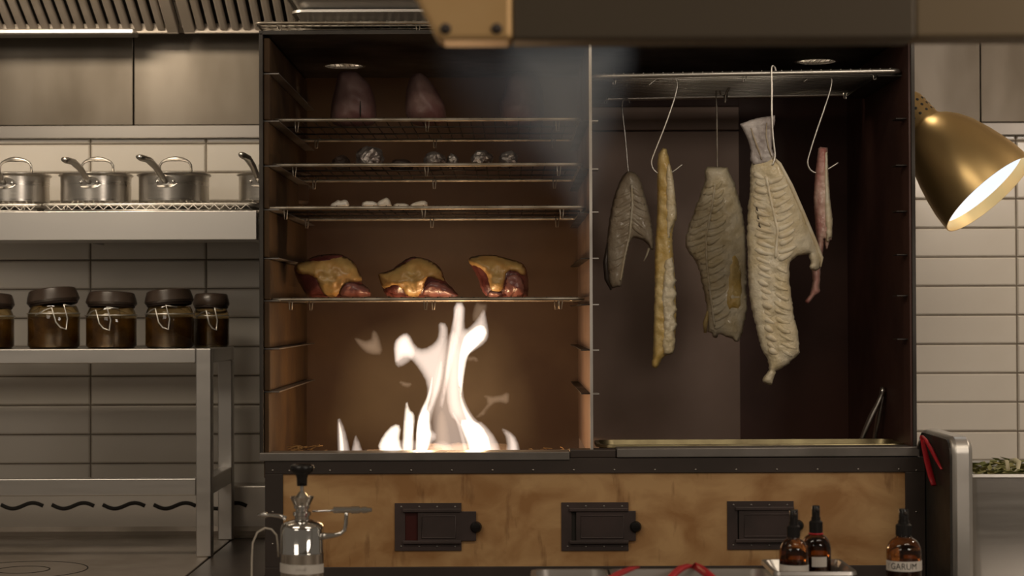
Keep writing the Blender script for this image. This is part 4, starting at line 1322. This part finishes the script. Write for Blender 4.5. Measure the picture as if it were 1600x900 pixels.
# 4: large frame with tail
t = fish('largest fish frame hung by its pale tail, belly flap spreading out', YF4, (1200, 184))
YB4 = YF4 + .004
F4 = [(1176, 252), (1207, 244), (1218, 254), (1236.7, 289), (1255.4, 331), (1274, 375), (1284.7, 402), (1283, 418), (1274, 424), (1263, 420), (1267, 410), (1263, 397), (1247, 399), (1234, 410), (1232.7, 434), (1236.7, 463), (1240.7, 495), (1247, 519), (1250, 551), (1231, 570), (1212.7, 580), (1209, 592), (1204, 604), (1189, 595), (1202, 578), (1199, 562), (1188.7, 543), (1180.7, 508), (1172.7, 476), (1168.7, 437), (1168, 397), (1167, 368), (1169, 322), (1172, 296), (1172, 263)]
bow4 = lambda x, y: (.020 * ((x - 1225) / 60) if x > 1225 and y < 425 else 0) + .006 * ((x - 1205) / 40) ** 2
B = Blob(F4, YB4, .016, R=16, step=3.5, jit=.8, smooth=0, bump=.004, bscale=.10, seed=14, bow=bow4)
B.mb.build('flesh', M['fish'], t, smooth=True)
TL = [(1156, 194), (1168, 189), (1181, 185), (1198, 182), (1211, 180), (1211, 191), (1207, 205), (1206, 217), (1206, 232), (1210, 244), (1206, 256), (1192, 258), (1178, 259), (1172, 250), (1173, 235), (1169, 219), (1162, 205)]
TB = Blob(TL, YF4 - .002, .008, R=10, step=3, jit=.3, smooth=0, bump=.004, bscale=.2, seed=15)
TB.mb.build('tail', M['fishtail'], t, smooth=True)
MB().tube([P(x, y, TB.depth(x, y) - .0005) for x, y in ((1173, 200), (1178, 215), (1184, 232), (1190, 250))], [.0015, .003, .0035, .002], 6, flat=.6).build('tail_fold', M['fishgrey'], t, smooth=True)
MB().tube([P(x, y, TB.depth(x, y) - .0005) for x, y in ((1198, 192), (1197, 212), (1201, 232), (1206, 246))], [.0015, .0025, .003, .002], 6, flat=.6).build('tail_fold', M['fishgrey'], t, smooth=True)
sp4 = [(1194, 262), (1206, 320), (1215, 360), (1212, 400), (1206, 440), (1210, 490), (1222, 556)]
sl4 = [(1180, 262), (1180, 320), (1182, 380), (1184, 430), (1194, 490), (1204, 548)]
spine(t, B, sp4, 275, 405, 8, .0030)
ribs(t, B, [((lerp_path(sl4, y), y), (lerp_path(sp4, y) - 3, y + 9)) for y in range(270, 552, 12)], .0056, 'bone')
ribs(t, B, [((lerp_path(sp4, y) + 3, y + 6), (lerp_path(sp4, y) + 30, y - 6)) for y in range(280, 406, 12)], .0058, 'bone')
ribs(t, B, [((lerp_path(sp4, y) + 2, y + 4), (lerp_path(sp4, y) + 26, y + 16)) for y in range(414, 550, 13)], .0050, 'fish')
edge = [(1208, 246), (1218, 256), (1236, 290), (1254, 331), (1273, 376), (1284, 403), (1282, 417)]
MB().tube([P(x, y, B.depth(x, y) - .003) for x, y in edge], [.002, .0035, .004, .004, .004, .0035, .002], 8).build('belly_edge', M['bone'], t, smooth=True)
for y in (327, 341, 353):
    x = 1182 + (y - 327) * .15
    MB().tube([P(x, y - 5, B.depth(x, y - 5) - .0015), P(x + .5, y, B.depth(x, y) - .002), P(x + 3, y + 4, B.depth(x + 3, y + 4) - .0015)], [.0008, .0016, .0008], 6).build('dark_hole', M['skin'], t, smooth=True)

# 5: slim pink piece
t = fish('slim pinkish fish piece with a dangling end beside the largest frame', YF5, (1286, 232))
F5 = [(1279, 229), (1293, 231), (1294, 268), (1297, 310), (1301, 342), (1300, 371), (1300, 384), (1297, 376), (1291, 394), (1288, 374), (1285, 400), (1282, 421), (1281, 450), (1282, 458), (1274, 462), (1263, 475), (1256, 472), (1265, 460), (1270, 439), (1268, 421), (1274, 400), (1276, 383), (1274, 352), (1271, 310), (1274, 270)]
YB5 = YF5 + .002
B = Blob(F5, YB5, .013, R=10, step=3, jit=.4, smooth=0, bump=.004, bscale=.14, seed=16)
B.mb.build('flesh', M['fishpink'], t, smooth=True)
FS = [(1289, 232), (1293, 231), (1294, 268), (1297, 310), (1301, 342), (1300, 371), (1298, 384), (1296, 372), (1292, 393), (1290, 372), (1288, 330), (1288, 280)]
Blob(FS, YB5 - .009, .008, R=5, step=3, jit=.3, bump=.002, bscale=.2, seed=17, smooth=0).mb.build('pale_edge', M['bone'], t, smooth=True)

# ------------------------------------------------------------------ brass heat lamp
Yl = 0.16
tl = math.radians(15.7)
AX = Vector((.562, -.335, -.73)).normalized()
mouth = P(1545, 304, Yl)
q = AX.to_track_quat('Z', 'Y').to_matrix().to_4x4()
ML = Matrix.Translation(mouth) @ q          # local z points out of the mouth
U = S(Yl)
R = 85 * U
L = 200 * U
lp = thing('heat_lamp', 'brushed brass bell-shaped heat lamp glowing beside the oven', 'lamp', tuple(mouth))
prof = [(84, 0), (83.5, -12), (82, -30), (78, -52), (71, -80), (62, -108), (52, -128), (41, -143), (33, -150), (30, -153)]
prof = [(r * U, z * U) for r, z in prof]
inner = [(r - .002, z) for r, z in reversed(prof[:-2])]
MB().lathe(prof + [(24 * U, -150 * U)] + inner, 64, ML, closed=True).build('shade', M['brass'], lp, smooth=True, sharp=45)
MB().lathe([(0, -206 * U), (20 * U, -206 * U), (26 * U, -203 * U), (28.5 * U, -197 * U), (29 * U, -156 * U), (33 * U, -150 * U), (0, -149 * U)], 40, ML).build('neck', M['brass'], lp, smooth=True, sharp=35)
MB().lathe([(0, -.022), (81 * U, -.022), (81 * U, -.025), (0, -.025)], 56, ML).build('diffuser', emit_mat('lamp_glow', (0.80, 0.90, 1.0), 1.0), lp)
for k in range(14):
    a = 2 * math.pi * k / 14
    for zz in (-165, -176, -187):
        MB().lathe([(0, .0008), (.0030, .0004), (.0034, -.001), (0, -.001)], 8, ML @ Matrix.Translation((28.8 * U * math.cos(a), 28.8 * U * math.sin(a), zz * U)) @ Matrix.Rotation(a, 4, 'Z') @ Matrix.Rotation(math.radians(90), 4, 'Y')).build('vent_hole', M['dark_gap'], lp, smooth=True)
nk = ML @ Vector((0, 0, -200 * U))
MB().tube([nk, nk + Vector((.006, .02, .03)), nk + Vector((0, .06, .055)), Vector((XR + .002, nk.y + .10, nk.z + .06))], .008, 10).build('arm', M['brass'], lp, smooth=True)
MB().lathe([(0, .010), (.022, .008), (.026, 0), (0, 0)], 24, Matrix.Translation((XR + .0002, nk.y + .10, nk.z + .06)) @ Matrix.Rotation(math.radians(90), 4, 'Y')).build('wall_mount', M['brass'], lp, smooth=True, sharp=50)

# ------------------------------------------------------------------ right station
ZR = 0.90
rs = thing('work_counter', 'steel work counter under the brass lamp, carrying the splash guard', 'counter', (1.3, .2, 0))
xr0 = bx1 + .003
MB().box(xr0, 1.9, -.30, YW - .004, ZR - .03, ZR).build('top_plate', M['steel'], rs, bevel=.002)
MB().box(xr0 + .01, 1.88, -.27, YW - .01, .1, ZR - .03).build('body', M['steel'], rs)
for fx_ in (xr0 + .05, 1.8):
    for fy_ in (-.2, .55):
        MB().lathe([(0, 0), (.02, 0), (.02, .1), (0, .1)], 12, Matrix.Translation((fx_, fy_, 0))).build('foot', M['frame'], rs)

# partition with rounded top
pf = P(1487, 700, -.20)
pr = P(1521, 700, -.20)
zpt = P(1500, 683, -.20).z
gd = thing('splash_guard', 'rounded polished steel splash guard standing between oven and food pan', 'partition', ((pf.x + pr.x) / 2, -.08, ZR))
prof = []
rr = .030
prof.append((-.20, ZR)); 
for k in range(9):
    a = math.radians(180 - 90 * k / 8)
    prof.append((-.20 + rr + rr * math.cos(a), zpt - rr + rr * math.sin(a)))
prof += [(.03, zpt), (.05, zpt - .012), (.05, ZR)]
n = len(prof)
def guard(xa, xb, m, nm, ins=0.0):
    vs_ = [(xa, y, z) for y, z in prof] + [(xb, y, z) for y, z in prof]
    fs_ = [tuple(range(n)), tuple(range(2 * n - 1, n - 1, -1))] + [(i, (i + 1) % n, n + (i + 1) % n, n + i) for i in range(n)]
    return MB().add(vs_, fs_).build(nm, m, gd, smooth=True, sharp=35, bevel=.008)
guard(pf.x + .001, pr.x, M['steelpol'], 'steel_wrap')
gp = MB()
prof2 = [(y + (.006 if y < 0 else -.004), z - .006 if z > ZR + .01 else z) for y, z in prof]
vs_ = [(pf.x - .002, y, z) for y, z in prof2] + [(pf.x + .002, y, z) for y, z in prof2]
gp.add(vs_, [tuple(range(n)), tuple(range(2 * n - 1, n - 1, -1))] + [(i, (i + 1) % n, n + (i + 1) % n, n + i) for i in range(n)])
gp.build('dark_side_plate', M['ovenout'], gd)

# food pan with herbs
cx0, cx1 = pr.x + .006, pr.x + .26
ya_, yb_ = -.10, .20
zrim = P(1560, 741, ya_).z
fpn = sheet_tray('food_pan', 'deep steel food pan of herbs and peel beside the splash guard', cx0 + .004, cx1, ya_, yb_, ZR + .0003, zrim - ZR, M['steel'], flare=.012, lip=.007, cat='pan', rc=.022)
rnd = random.Random(21)
hb = MB()
for k in range(260):
    x = rnd.uniform(cx0 + .065, cx1 - .03)
    y = rnd.uniform(ya_ + .03, yb_ - .03)
    z = zrim - .030 + .024 * math.sin(math.pi * (x - cx0) / (cx1 - cx0)) + rnd.uniform(-.012, .012)
    a, b = rnd.uniform(0, 6.28), rnd.uniform(-.6, .6)
    l_ = rnd.uniform(.010, .022)
    d = Vector((math.cos(a) * l_, math.sin(a) * l_, b * l_ * .6))
    s = Vector((-math.sin(a), math.cos(a), rnd.uniform(-.4, .4))) * rnd.uniform(.003, .007)
    p = Vector((x, y, z))
    hb.add([p - d, p + s + Vector((0, 0, .003)), p + d, p - s, p + Vector((0, 0, -.002))], [(0, 1, 2, 3), (0, 4, 1), (1, 4, 2), (2, 4, 3), (3, 4, 0)])
hb.lathe([(0, zrim - .012), (.055, zrim - .018), (.092, zrim - .045), (.085, ZR + .01), (0, ZR + .01)], 20, Matrix.Translation(((cx0 + cx1) / 2 + .012, (ya_ + yb_) / 2, 0)))
o = stuff(hb.build('herb_heap', M['herb']))
tag(o, 'loose heap of green herbs filling the deep food pan', 'herbs')
for k, pts in enumerate(([(1566, 722, .02), (1573, 720, .01), (1575, 733, 0), (1574, 741, 0)], [(1583, 737, -.05), (1590, 733, -.04), (1592, 722, -.03), (1586, 718, -.02), (1578, 719, -.01)])):
    mb = MB().tube([P(x, y, yy) for x, y, yy in pts], [.003, .0045, .0045, .003] if len(pts) == 4 else [.003, .0045, .005, .0045, .003], 8, flat=.5)
    o = mb.build('onion_peel', M['herbpale'], None, smooth=True)
    tag(o, ('short pale curl of peel on the herb heap', 'longer hooked pale curl of peel on the herbs')[k], 'peel', 'peel curls on the herbs')

# red-handled tongs hanging at the oven corner
rt = thing('red_tongs', 'red-handled tongs hanging from the oven corner beside the splash guard', 'tongs', tuple(P(1442, 682, -.03)))
def red_arm(pts, w, nm):
    q = [P(x, y, yy) for x, y, yy in pts]
    MB().tube(q, w, 8, flat=.5).build(nm, M['red'], rt, smooth=True)
red_arm([(1440, 681, -.034), (1444, 700, -.048), (1449, 722, -.068), (1455, 745, -.094), (1459, 758, -.110)], [.0035, .005, .0058, .006, .005], 'handle')
red_arm([(1441, 681, -.034), (1447, 688, -.060), (1455, 702, -.096), (1463, 718, -.134), (1471, 733, -.170)], [.0030, .0040, .0042, .0036, .0024], 'handle')
MB().tube([P(1440, 683, -.030), P(1436, 692, -.022), P(1434, 700, -.0125)], .0022, 8).build('hanging_loop', M['wire'], rt, smooth=True)

# ------------------------------------------------------------------ the pass counter with things in front
ZP = 1.000
pc = thing('pass_counter', 'steel serving pass in the foreground carrying bottles, pans and sprayer', 'counter', (0, -1.2, 0))
MB().box(-1.6, 1.6, -1.95, -.63, ZP - .03, ZP).build('top_plate', M['counter'], pc, bevel=.003)
MB().box(-1.58, 1.58, -1.90, -.68, .0, ZP - .03).build('body', M['steel'], pc)

def text_mesh(txt, size):
    cu = bpy.data.curves.new('lettering', 'FONT')
    cu.body = txt
    cu.size = size
    cu.align_x = 'CENTER'
    cu.align_y = 'CENTER'
    cu.resolution_u = 3
    o = bpy.data.objects.new('lettering', cu)
    COL.objects.link(o)
    bpy.context.view_layer.update()
    me = bpy.data.meshes.new_from_object(o.evaluated_get(bpy.context.evaluated_depsgraph_get()))
    bpy.data.objects.remove(o)
    vs_ = [v.co.copy() for v in me.vertices]
    fs_ = [tuple(p.vertices) for p in me.polygons]
    bpy.data.meshes.remove(me)
    return vs_, fs_

def label_band(c, R, z0, z1, a0, a1, mat_, parent, name='paper_label', t=.0004, skew=0.0):
    mb = MB()
    n = 24
    vs_ = []
    for r in (R + .0003, R + .0003 + t):
        for i in range(n + 1):
            a = a0 + (a1 - a0) * i / n
            dz = skew * (i / n - .5)
            vs_ += [(c.x + r * math.sin(a), c.y - r * math.cos(a), z0 + dz), (c.x + r * math.sin(a), c.y - r * math.cos(a), z1 + dz)]
    k = 2 * (n + 1)
    fs_ = []
    for i in range(n):
        fs_.append((k + 2 * i, k + 2 * i + 2, k + 2 * i + 3, k + 2 * i + 1))
        fs_.append((2 * i, 2 * i + 1, 2 * i + 3, 2 * i + 2))
        fs_.append((2 * i + 1, k + 2 * i + 1, k + 2 * i + 3, 2 * i + 3))
        fs_.append((2 * i, 2 * i + 2, k + 2 * i + 2, k + 2 * i))
    fs_.append((0, k, k + 1, 1))
    fs_.append((2 * n, 2 * n + 1, k + 2 * n + 1, k + 2 * n))
    return mb.add(vs_, fs_).build(name, mat_, parent, smooth=True, sharp=40)

def wrap_text(txt, size, c, R, ang, z, mat_, parent, sx=1.0):
    vs_, fs_ = text_mesh(txt, size)
    out = []
    for v in vs_:
        a = ang + v.x * sx / R
        out.append((c.x + (R + .0010) * math.sin(a), c.y - (R + .0010) * math.cos(a), z + v.y))
    mb = MB().add(out, fs_)
    return mb.build('lettering', mat_, parent)

def bottle(cx, ytop, w, Y, zb, label, lab=None, red=False):
    c = P(cx, 850, Y)
    c = Vector((c.x, Y, zb))
    s = S(Y)
    R = w * s / 2
    ztop = P(cx, ytop, Y).z
    t = thing('spray_bottle', label, 'bottle', tuple(c), 'amber spray bottles on the pass')
    H = ztop - zb
    zs = zb + H - 43 * s         # where the shoulder ends (neck)
    Mx = Matrix.Translation((c.x, c.y, 0))
    zsh = zs - 26 * s
    pr_ = [(0, zb), (R * .92, zb), (R, zb + .004), (R, zsh)]
    for k in range(1, 8):
        a = math.radians(90 * k / 8)
        pr_.append((R * (.40 + .60 * math.cos(a)), zsh + 24 * s * math.sin(a)))
    pr_ += [(R * .40, zs + .001), (R * .40, zs + .008), (0, zs + .008)]
    MB().lathe(pr_, 36, Mx).build('glass_body', M['amber'], t, smooth=True, sharp=50)
    zl = zb + (zsh - zb) * .86
    MB().lathe([(0, zb + .004), (R * .86, zb + .004), (R * .9, zb + .008), (R * .9, zl), (0, zl)], 32, Mx).build('liquid', M['ambdark'], t, smooth=True, sharp=50)
    r1 = R * .44
    cap = [(0, zs + .001), (r1, zs + .001), (r1, zs + 18 * s), (r1 * .86, zs + 19.5 * s), (r1 * .72, zs + 20 * s), (r1 * .72, zs + 25 * s), (0, zs + 25 * s)]
    cp = MB().lathe(cap, 28, Mx).build('pump_collar', M['black'], t, smooth=True, sharp=40)
    stx = MB()
    for k in range(28):
        a = 2 * math.pi * k / 28
        stx.bar((c.x + r1 * math.cos(a), c.y + r1 * math.sin(a), zs + .002), (c.x + r1 * math.cos(a), c.y + r1 * math.sin(a), zs + 17.5 * s), .0007, .0007)
    stx.build('grip_ridges', M['black'], cp)
    hd = [(0, zs + 25 * s), (r1 * .60, zs + 25 * s), (r1 * .62, zs + 30 * s), (r1 * .62, ztop - .001), (r1 * .56, ztop), (0, ztop - .0005)]
    h = MB().lathe(hd, 28, Mx).build('spray_head', M['black'], t, smooth=True, sharp=40)
    MB().lathe([(0, .002), (.0018, .002), (.0026, 0), (0, -.001)], 12, Matrix.Translation((c.x + r1 * .15, c.y - r1 * .61, ztop - 6 * s)) @ Matrix.Rotation(math.radians(90), 4, 'X')).build('nozzle', M['frame'], h, smooth=True)
    if red:
        MB().tube([(c.x + R * .44 * math.cos(2 * math.pi * k / 24), c.y + R * .44 * math.sin(2 * math.pi * k / 24), zs - .0005) for k in range(24)], .0016, 6, closed=True).build('red_band', M['red'], t, smooth=True)
    return t, c, R

YBT = -.80
zt_ = lambda py_, Y: P(1300, py_, Y).z
# small tray
trx0, trx1 = P(1206, 893, -.80).x, P(1326, 893, -.80).x
ztr = P(1260, 894, -.845).z
trf = sheet_tray('small_tray', 'small rectangular steel tray holding two amber spray bottles', trx0, trx1, -.842, -.716, ZP + .0004, ztr - ZP, M['steel'], flare=.022, lip=.004, rc=.012)
zin = ZP + .0022
t, c, R = bottle(1240, 797, 45, -.795, zin, 'amber spray bottle with a wide paper band, standing in the small tray')
lb = label_band(c, R, P(1240, 899, c.y - R).z, P(1240, 884, c.y - R).z, -1.5, 1.35, M['label'], t, skew=-.0008)
for (px_, w_) in ((1222, 1.2), (1225, 1), (1228.5, 1.1), (1231.5, .8)):
    a = math.asin(max(-.99, min(.99, (P(px_, 894, c.y - R).x - c.x) / R)))
    p0 = Vector((c.x + (R + .001) * math.sin(a), c.y - (R + .001) * math.cos(a), P(1240, 896.5, c.y - R).z))
    MB().bar(p0, p0 + Vector((0, 0, (5.5 if w_ < 1 else 4) * S(YBT))), w_ * S(YBT), .0002).build('pen_stroke', M['inkfade'], lb)
t, c, R = bottle(1275, 790, 46, -.735, zin, 'amber spray bottle with red neck band and small square label', red=True)
a0 = math.asin((P(1269, 878, c.y - R).x - c.x) / R)
a1 = math.asin(min(.99, (P(1292, 878, c.y - R).x - c.x) / R))
label_band(c, R, P(1280, 886, c.y - R).z, P(1280, 870.5, c.y - R).z, a0, a1, M['label'], t)
t, c, R = bottle(1412, 795, 54, -.80, ZP + .0002, 'amber spray bottle labelled GARUM standing alone on the pass')
lb = label_band(c, R, P(1412, 893.5, c.y - R).z, P(1412, 878, c.y - R).z, -1.52, 1.52, M['label'], t)
ag = (P(1411, 886, c.y - R).x - c.x) / R
wrap_text('GARUM', .0125, c, R, ag + .05, P(1412, 886, c.y - R).z, M['ink'], lb, sx=.86)
wrap_text('Y', .0125, c, R, ag - .92, P(1412, 886, c.y - R).z, M['inkfade'], lb, sx=.8)

# steel pans at the lower edge with red tongs
zpn = P(950, 889, -.96).z
p1x0, p1x1 = P(836, 889, -.98).x, P(946, 889, -.98).x
p2x0, p2x1 = P(955, 889, -.98).x, P(1194, 889, -.98).x
sheet_tray('steel_pan', 'narrow steel pan next to the wider one holding red tongs', p1x0, p1x1, -1.28, -.965, ZP + .0004, zpn - ZP, M['steel'], flare=.006, lip=.005, rc=.018, cat='pan', group='steel pans on the pass')
sheet_tray('steel_pan', 'wide steel pan with red-handled tongs lying across it', p2x0, p2x1, -1.28, -.965, ZP + .0004, zpn - ZP, M['steel'], flare=.006, lip=.005, rc=.018, cat='pan', group='steel pans on the pass')
def red_tool(label, pts, r):
    q = [P(x, y, yy) for x, y, yy in pts]
    o = MB().tube(q, r, 10, flat=.7).build('red_handle_tongs', M['red'], None, smooth=True)
    tag(o, label, 'tongs', 'red tongs in the pan')
# single handle, tip resting on the back rim
red_tool('straight red tong handle resting on the pan rim', [(998, 886, -.955), (985, 889, -.985), (968, 896, -1.03), (952, 905, -1.08), (930, 925, -1.14)], [.002, .0045, .0055, .0055, .005])
red_tool('red tongs bent in an upturned V across the pan', [(1040, 912, -1.08), (1054, 896, -1.03), (1064, 888, -1.0), (1075, 884.5, -.975), (1085, 884, -.965), (1093, 888, -.985), (1104, 896, -1.02), (1120, 910, -1.07)], [.005, .0055, .0055, .0048, .0052, .0055, .0055, .005])

# chrome pump sprayer
YSP = -.80
cs = P(472, 850, YSP)
c = Vector((cs.x, YSP, ZP + .0002))
s = S(YSP)
sprayer = thing('pump_sprayer', 'chrome pump sprayer with a black knob and side nozzle', 'sprayer', tuple(c))
Mx = Matrix.Translation((c.x, c.y, 0))
zz = lambda py_: P(472, py_, YSP).z
R = 33.5 * s
MB().lathe([(0, c.z), (R * .96, c.z), (R, c.z + .003), (R, zz(866)), (R * 1.02, zz(865)), (R * 1.02, zz(862)), (R, zz(861)), (R, zz(826)), (R * .95, zz(820)), (R * .80, zz(816)), (R * .42, zz(812)), (0, zz(811))], 48, Mx).build('tank', M['chrome'], sprayer, smooth=True, sharp=40)
MB().lathe([(0, zz(814)), (R * .34, zz(814)), (R * .34, zz(806)), (R * .42, zz(805)), (R * .42, zz(800)), (R * .30, zz(799)), (R * .30, zz(795)), (R * .38, zz(794)), (R * .38, zz(790)), (0, zz(790))], 32, Mx).build('neck', M['chrome'], sprayer, smooth=True, sharp=35)
MB().lathe([(R * .30, zz(793)), (R * .40, zz(788)), (R * .52, zz(777)), (R * .56, zz(776)), (R * .45, zz(784)), (R * .26, zz(774)), (R * .12, zz(768)), (0, zz(768)), (0, zz(793))], 32, Mx).build('pump_cup', M['chrome'], sprayer, smooth=True, sharp=40)
MB().lathe([(0, zz(772)), (.0026, zz(772)), (.0026, zz(756)), (0, zz(756))], 12, Mx).build('pump_rod', M['chrome'], sprayer, smooth=True, sharp=40)
MB().lathe([(0, zz(759)), (.0070, zz(759)), (.0074, zz(748)), (.0085, zz(742)), (.015, zz(737)), (.0172, zz(732)), (.0165, zz(727.5)), (.012, zz(725)), (0, zz(724.5))], 32, Mx).build('pump_knob', M['black'], sprayer, smooth=True)
def S3(px_, py_, dy=0):
    return P(px_, py_, YSP + dy)
MB().tube([S3(447, 810, -.006), S3(436, 806, -.008), S3(424, 805, -.008), S3(412, 804.5, -.008), S3(403, 805, -.008)], [.0035, .003, .0025, .0032, .0022], 10).build('inlet_arm', M['chrome'], sprayer, smooth=True)
MB().lathe([(0, -.004), (.0042, -.003), (.0048, 0), (.0042, .003), (0, .004)], 12, Matrix.Translation(S3(414, 804.5, -.008)) @ Matrix.Rotation(math.radians(90), 4, 'Y')).build('inlet_knob', M['chrome'], sprayer, smooth=True)
MB().tube([S3(500, 838, -.004), S3(510, 837.5, -.006), S3(521, 836.5, -.006), S3(532, 834, -.006), S3(538.5, 828, -.006), S3(540.5, 818, -.006), S3(541, 806, -.006), S3(541, 800, -.006)], [.006, .0045, .0035, .0028, .0028, .0028, .0028, .003], 10).build('spout_elbow', M['chrome'], sprayer, smooth=True)
MB().tube([S3(488, 799, -.004), S3(500, 798.5, -.006), S3(516, 798, -.006), S3(528, 797, -.006)], [.0014, .0014, .0016, .0026], 8).build('needle', M['chrome'], sprayer, smooth=True)
nzl = MB()
for xa, xb, r in ((521, 549, .0044), (549, 562, .0052), (562, 566, .0036), (566, 573, .0046), (573, 581, .0038)):
    nzl.tube([S3(xa, 797, -.006), S3(xb, 796.6, -.006)], [r, r * (.96 if xb < 580 else .7)], 14)
nzl.build('spray_nozzle', M['chrome'], sprayer, smooth=True, sharp=40)
MB().tube([S3(435, 870, -.002), S3(434, 850, -.004), S3(432, 836, -.006), S3(424, 827, -.01), S3(414, 825, -.012), S3(402, 832, -.014), S3(395, 848, -.014), S3(393.5, 870, -.014), S3(393, 905, -.014), S3(394, 935, -.014)], .0013, 8).build('thin_hose', mat('hose', (0.5, 0.45, 0.38), .4), sprayer, smooth=True)
lb = label_band(c, R, P(472, 897.5, c.y - R).z, P(472, 883.5, c.y - R).z, -1.45, 1.45, M['label'], sprayer, skew=-.0018)
for (px_, h_) in ((463, 4), (466, 5), (469, 4.5), (472, 4), (475, 5), (477, 6)):
    a = math.asin((P(px_, 891, c.y - R).x - c.x) / R)
    p0 = Vector((c.x + (R + .001) * math.sin(a), c.y - (R + .001) * math.cos(a), P(472, 893, c.y - R).z))
    MB().bar(p0, p0 + Vector((.0006, 0, h_ * s)), .9 * s, .0002).build('pen_stroke', M['inkfade'], lb)

# ------------------------------------------------------------------ foreground lamp rail above the pass
YR = -1.80
rl = thing('lamp_rail', 'blurred metal rail with a gold end bracket crossing above the pass', 'rail', (1.46, YR, ZP))
zr0 = P(1000, 66, YR).z
zr1 = zr0 + .062
xg0, xg1 = P(655, 0, YR).x, P(800, 0, YR).x
xt = P(1425, 30, YR).x
g0 = P(684, 64, YR)
MB().prism([(P(655, 0, YR).x - .02, zr1), (P(652, 0, YR).x, P(655, 0, YR).z), (g0.x, zr0 + .002), (g0.x + .006, zr0), (xg1, zr0), (xg1, zr1)], YR - .02, YR + .03).build('end_bracket', M['railgold'], rl, bevel=.004)
MB().box(xg1, xt, YR - .016, YR + .028, zr0, zr1).build('rail_section', M['rail'], rl, bevel=.003)
MB().box(xt, 1.52, YR - .016, YR + .028, zr0 + .001, zr1).build('rail_section', M['railtan'], rl, bevel=.003)
for px_ in (696, 776):
    q_ = P(px_, 45, YR - .02)
    MB().lathe([(0, .003), (.004, .002), (.005, 0), (0, -.001)], 14, Matrix.Translation(q_) @ Matrix.Rotation(math.radians(90), 4, 'X')).build('screw', M['frame'], rl, smooth=True)
MB().box(1.44, 1.49, YR - .02, YR + .03, ZP, zr0 + .02).build('post', M['rail'], rl, bevel=.003)
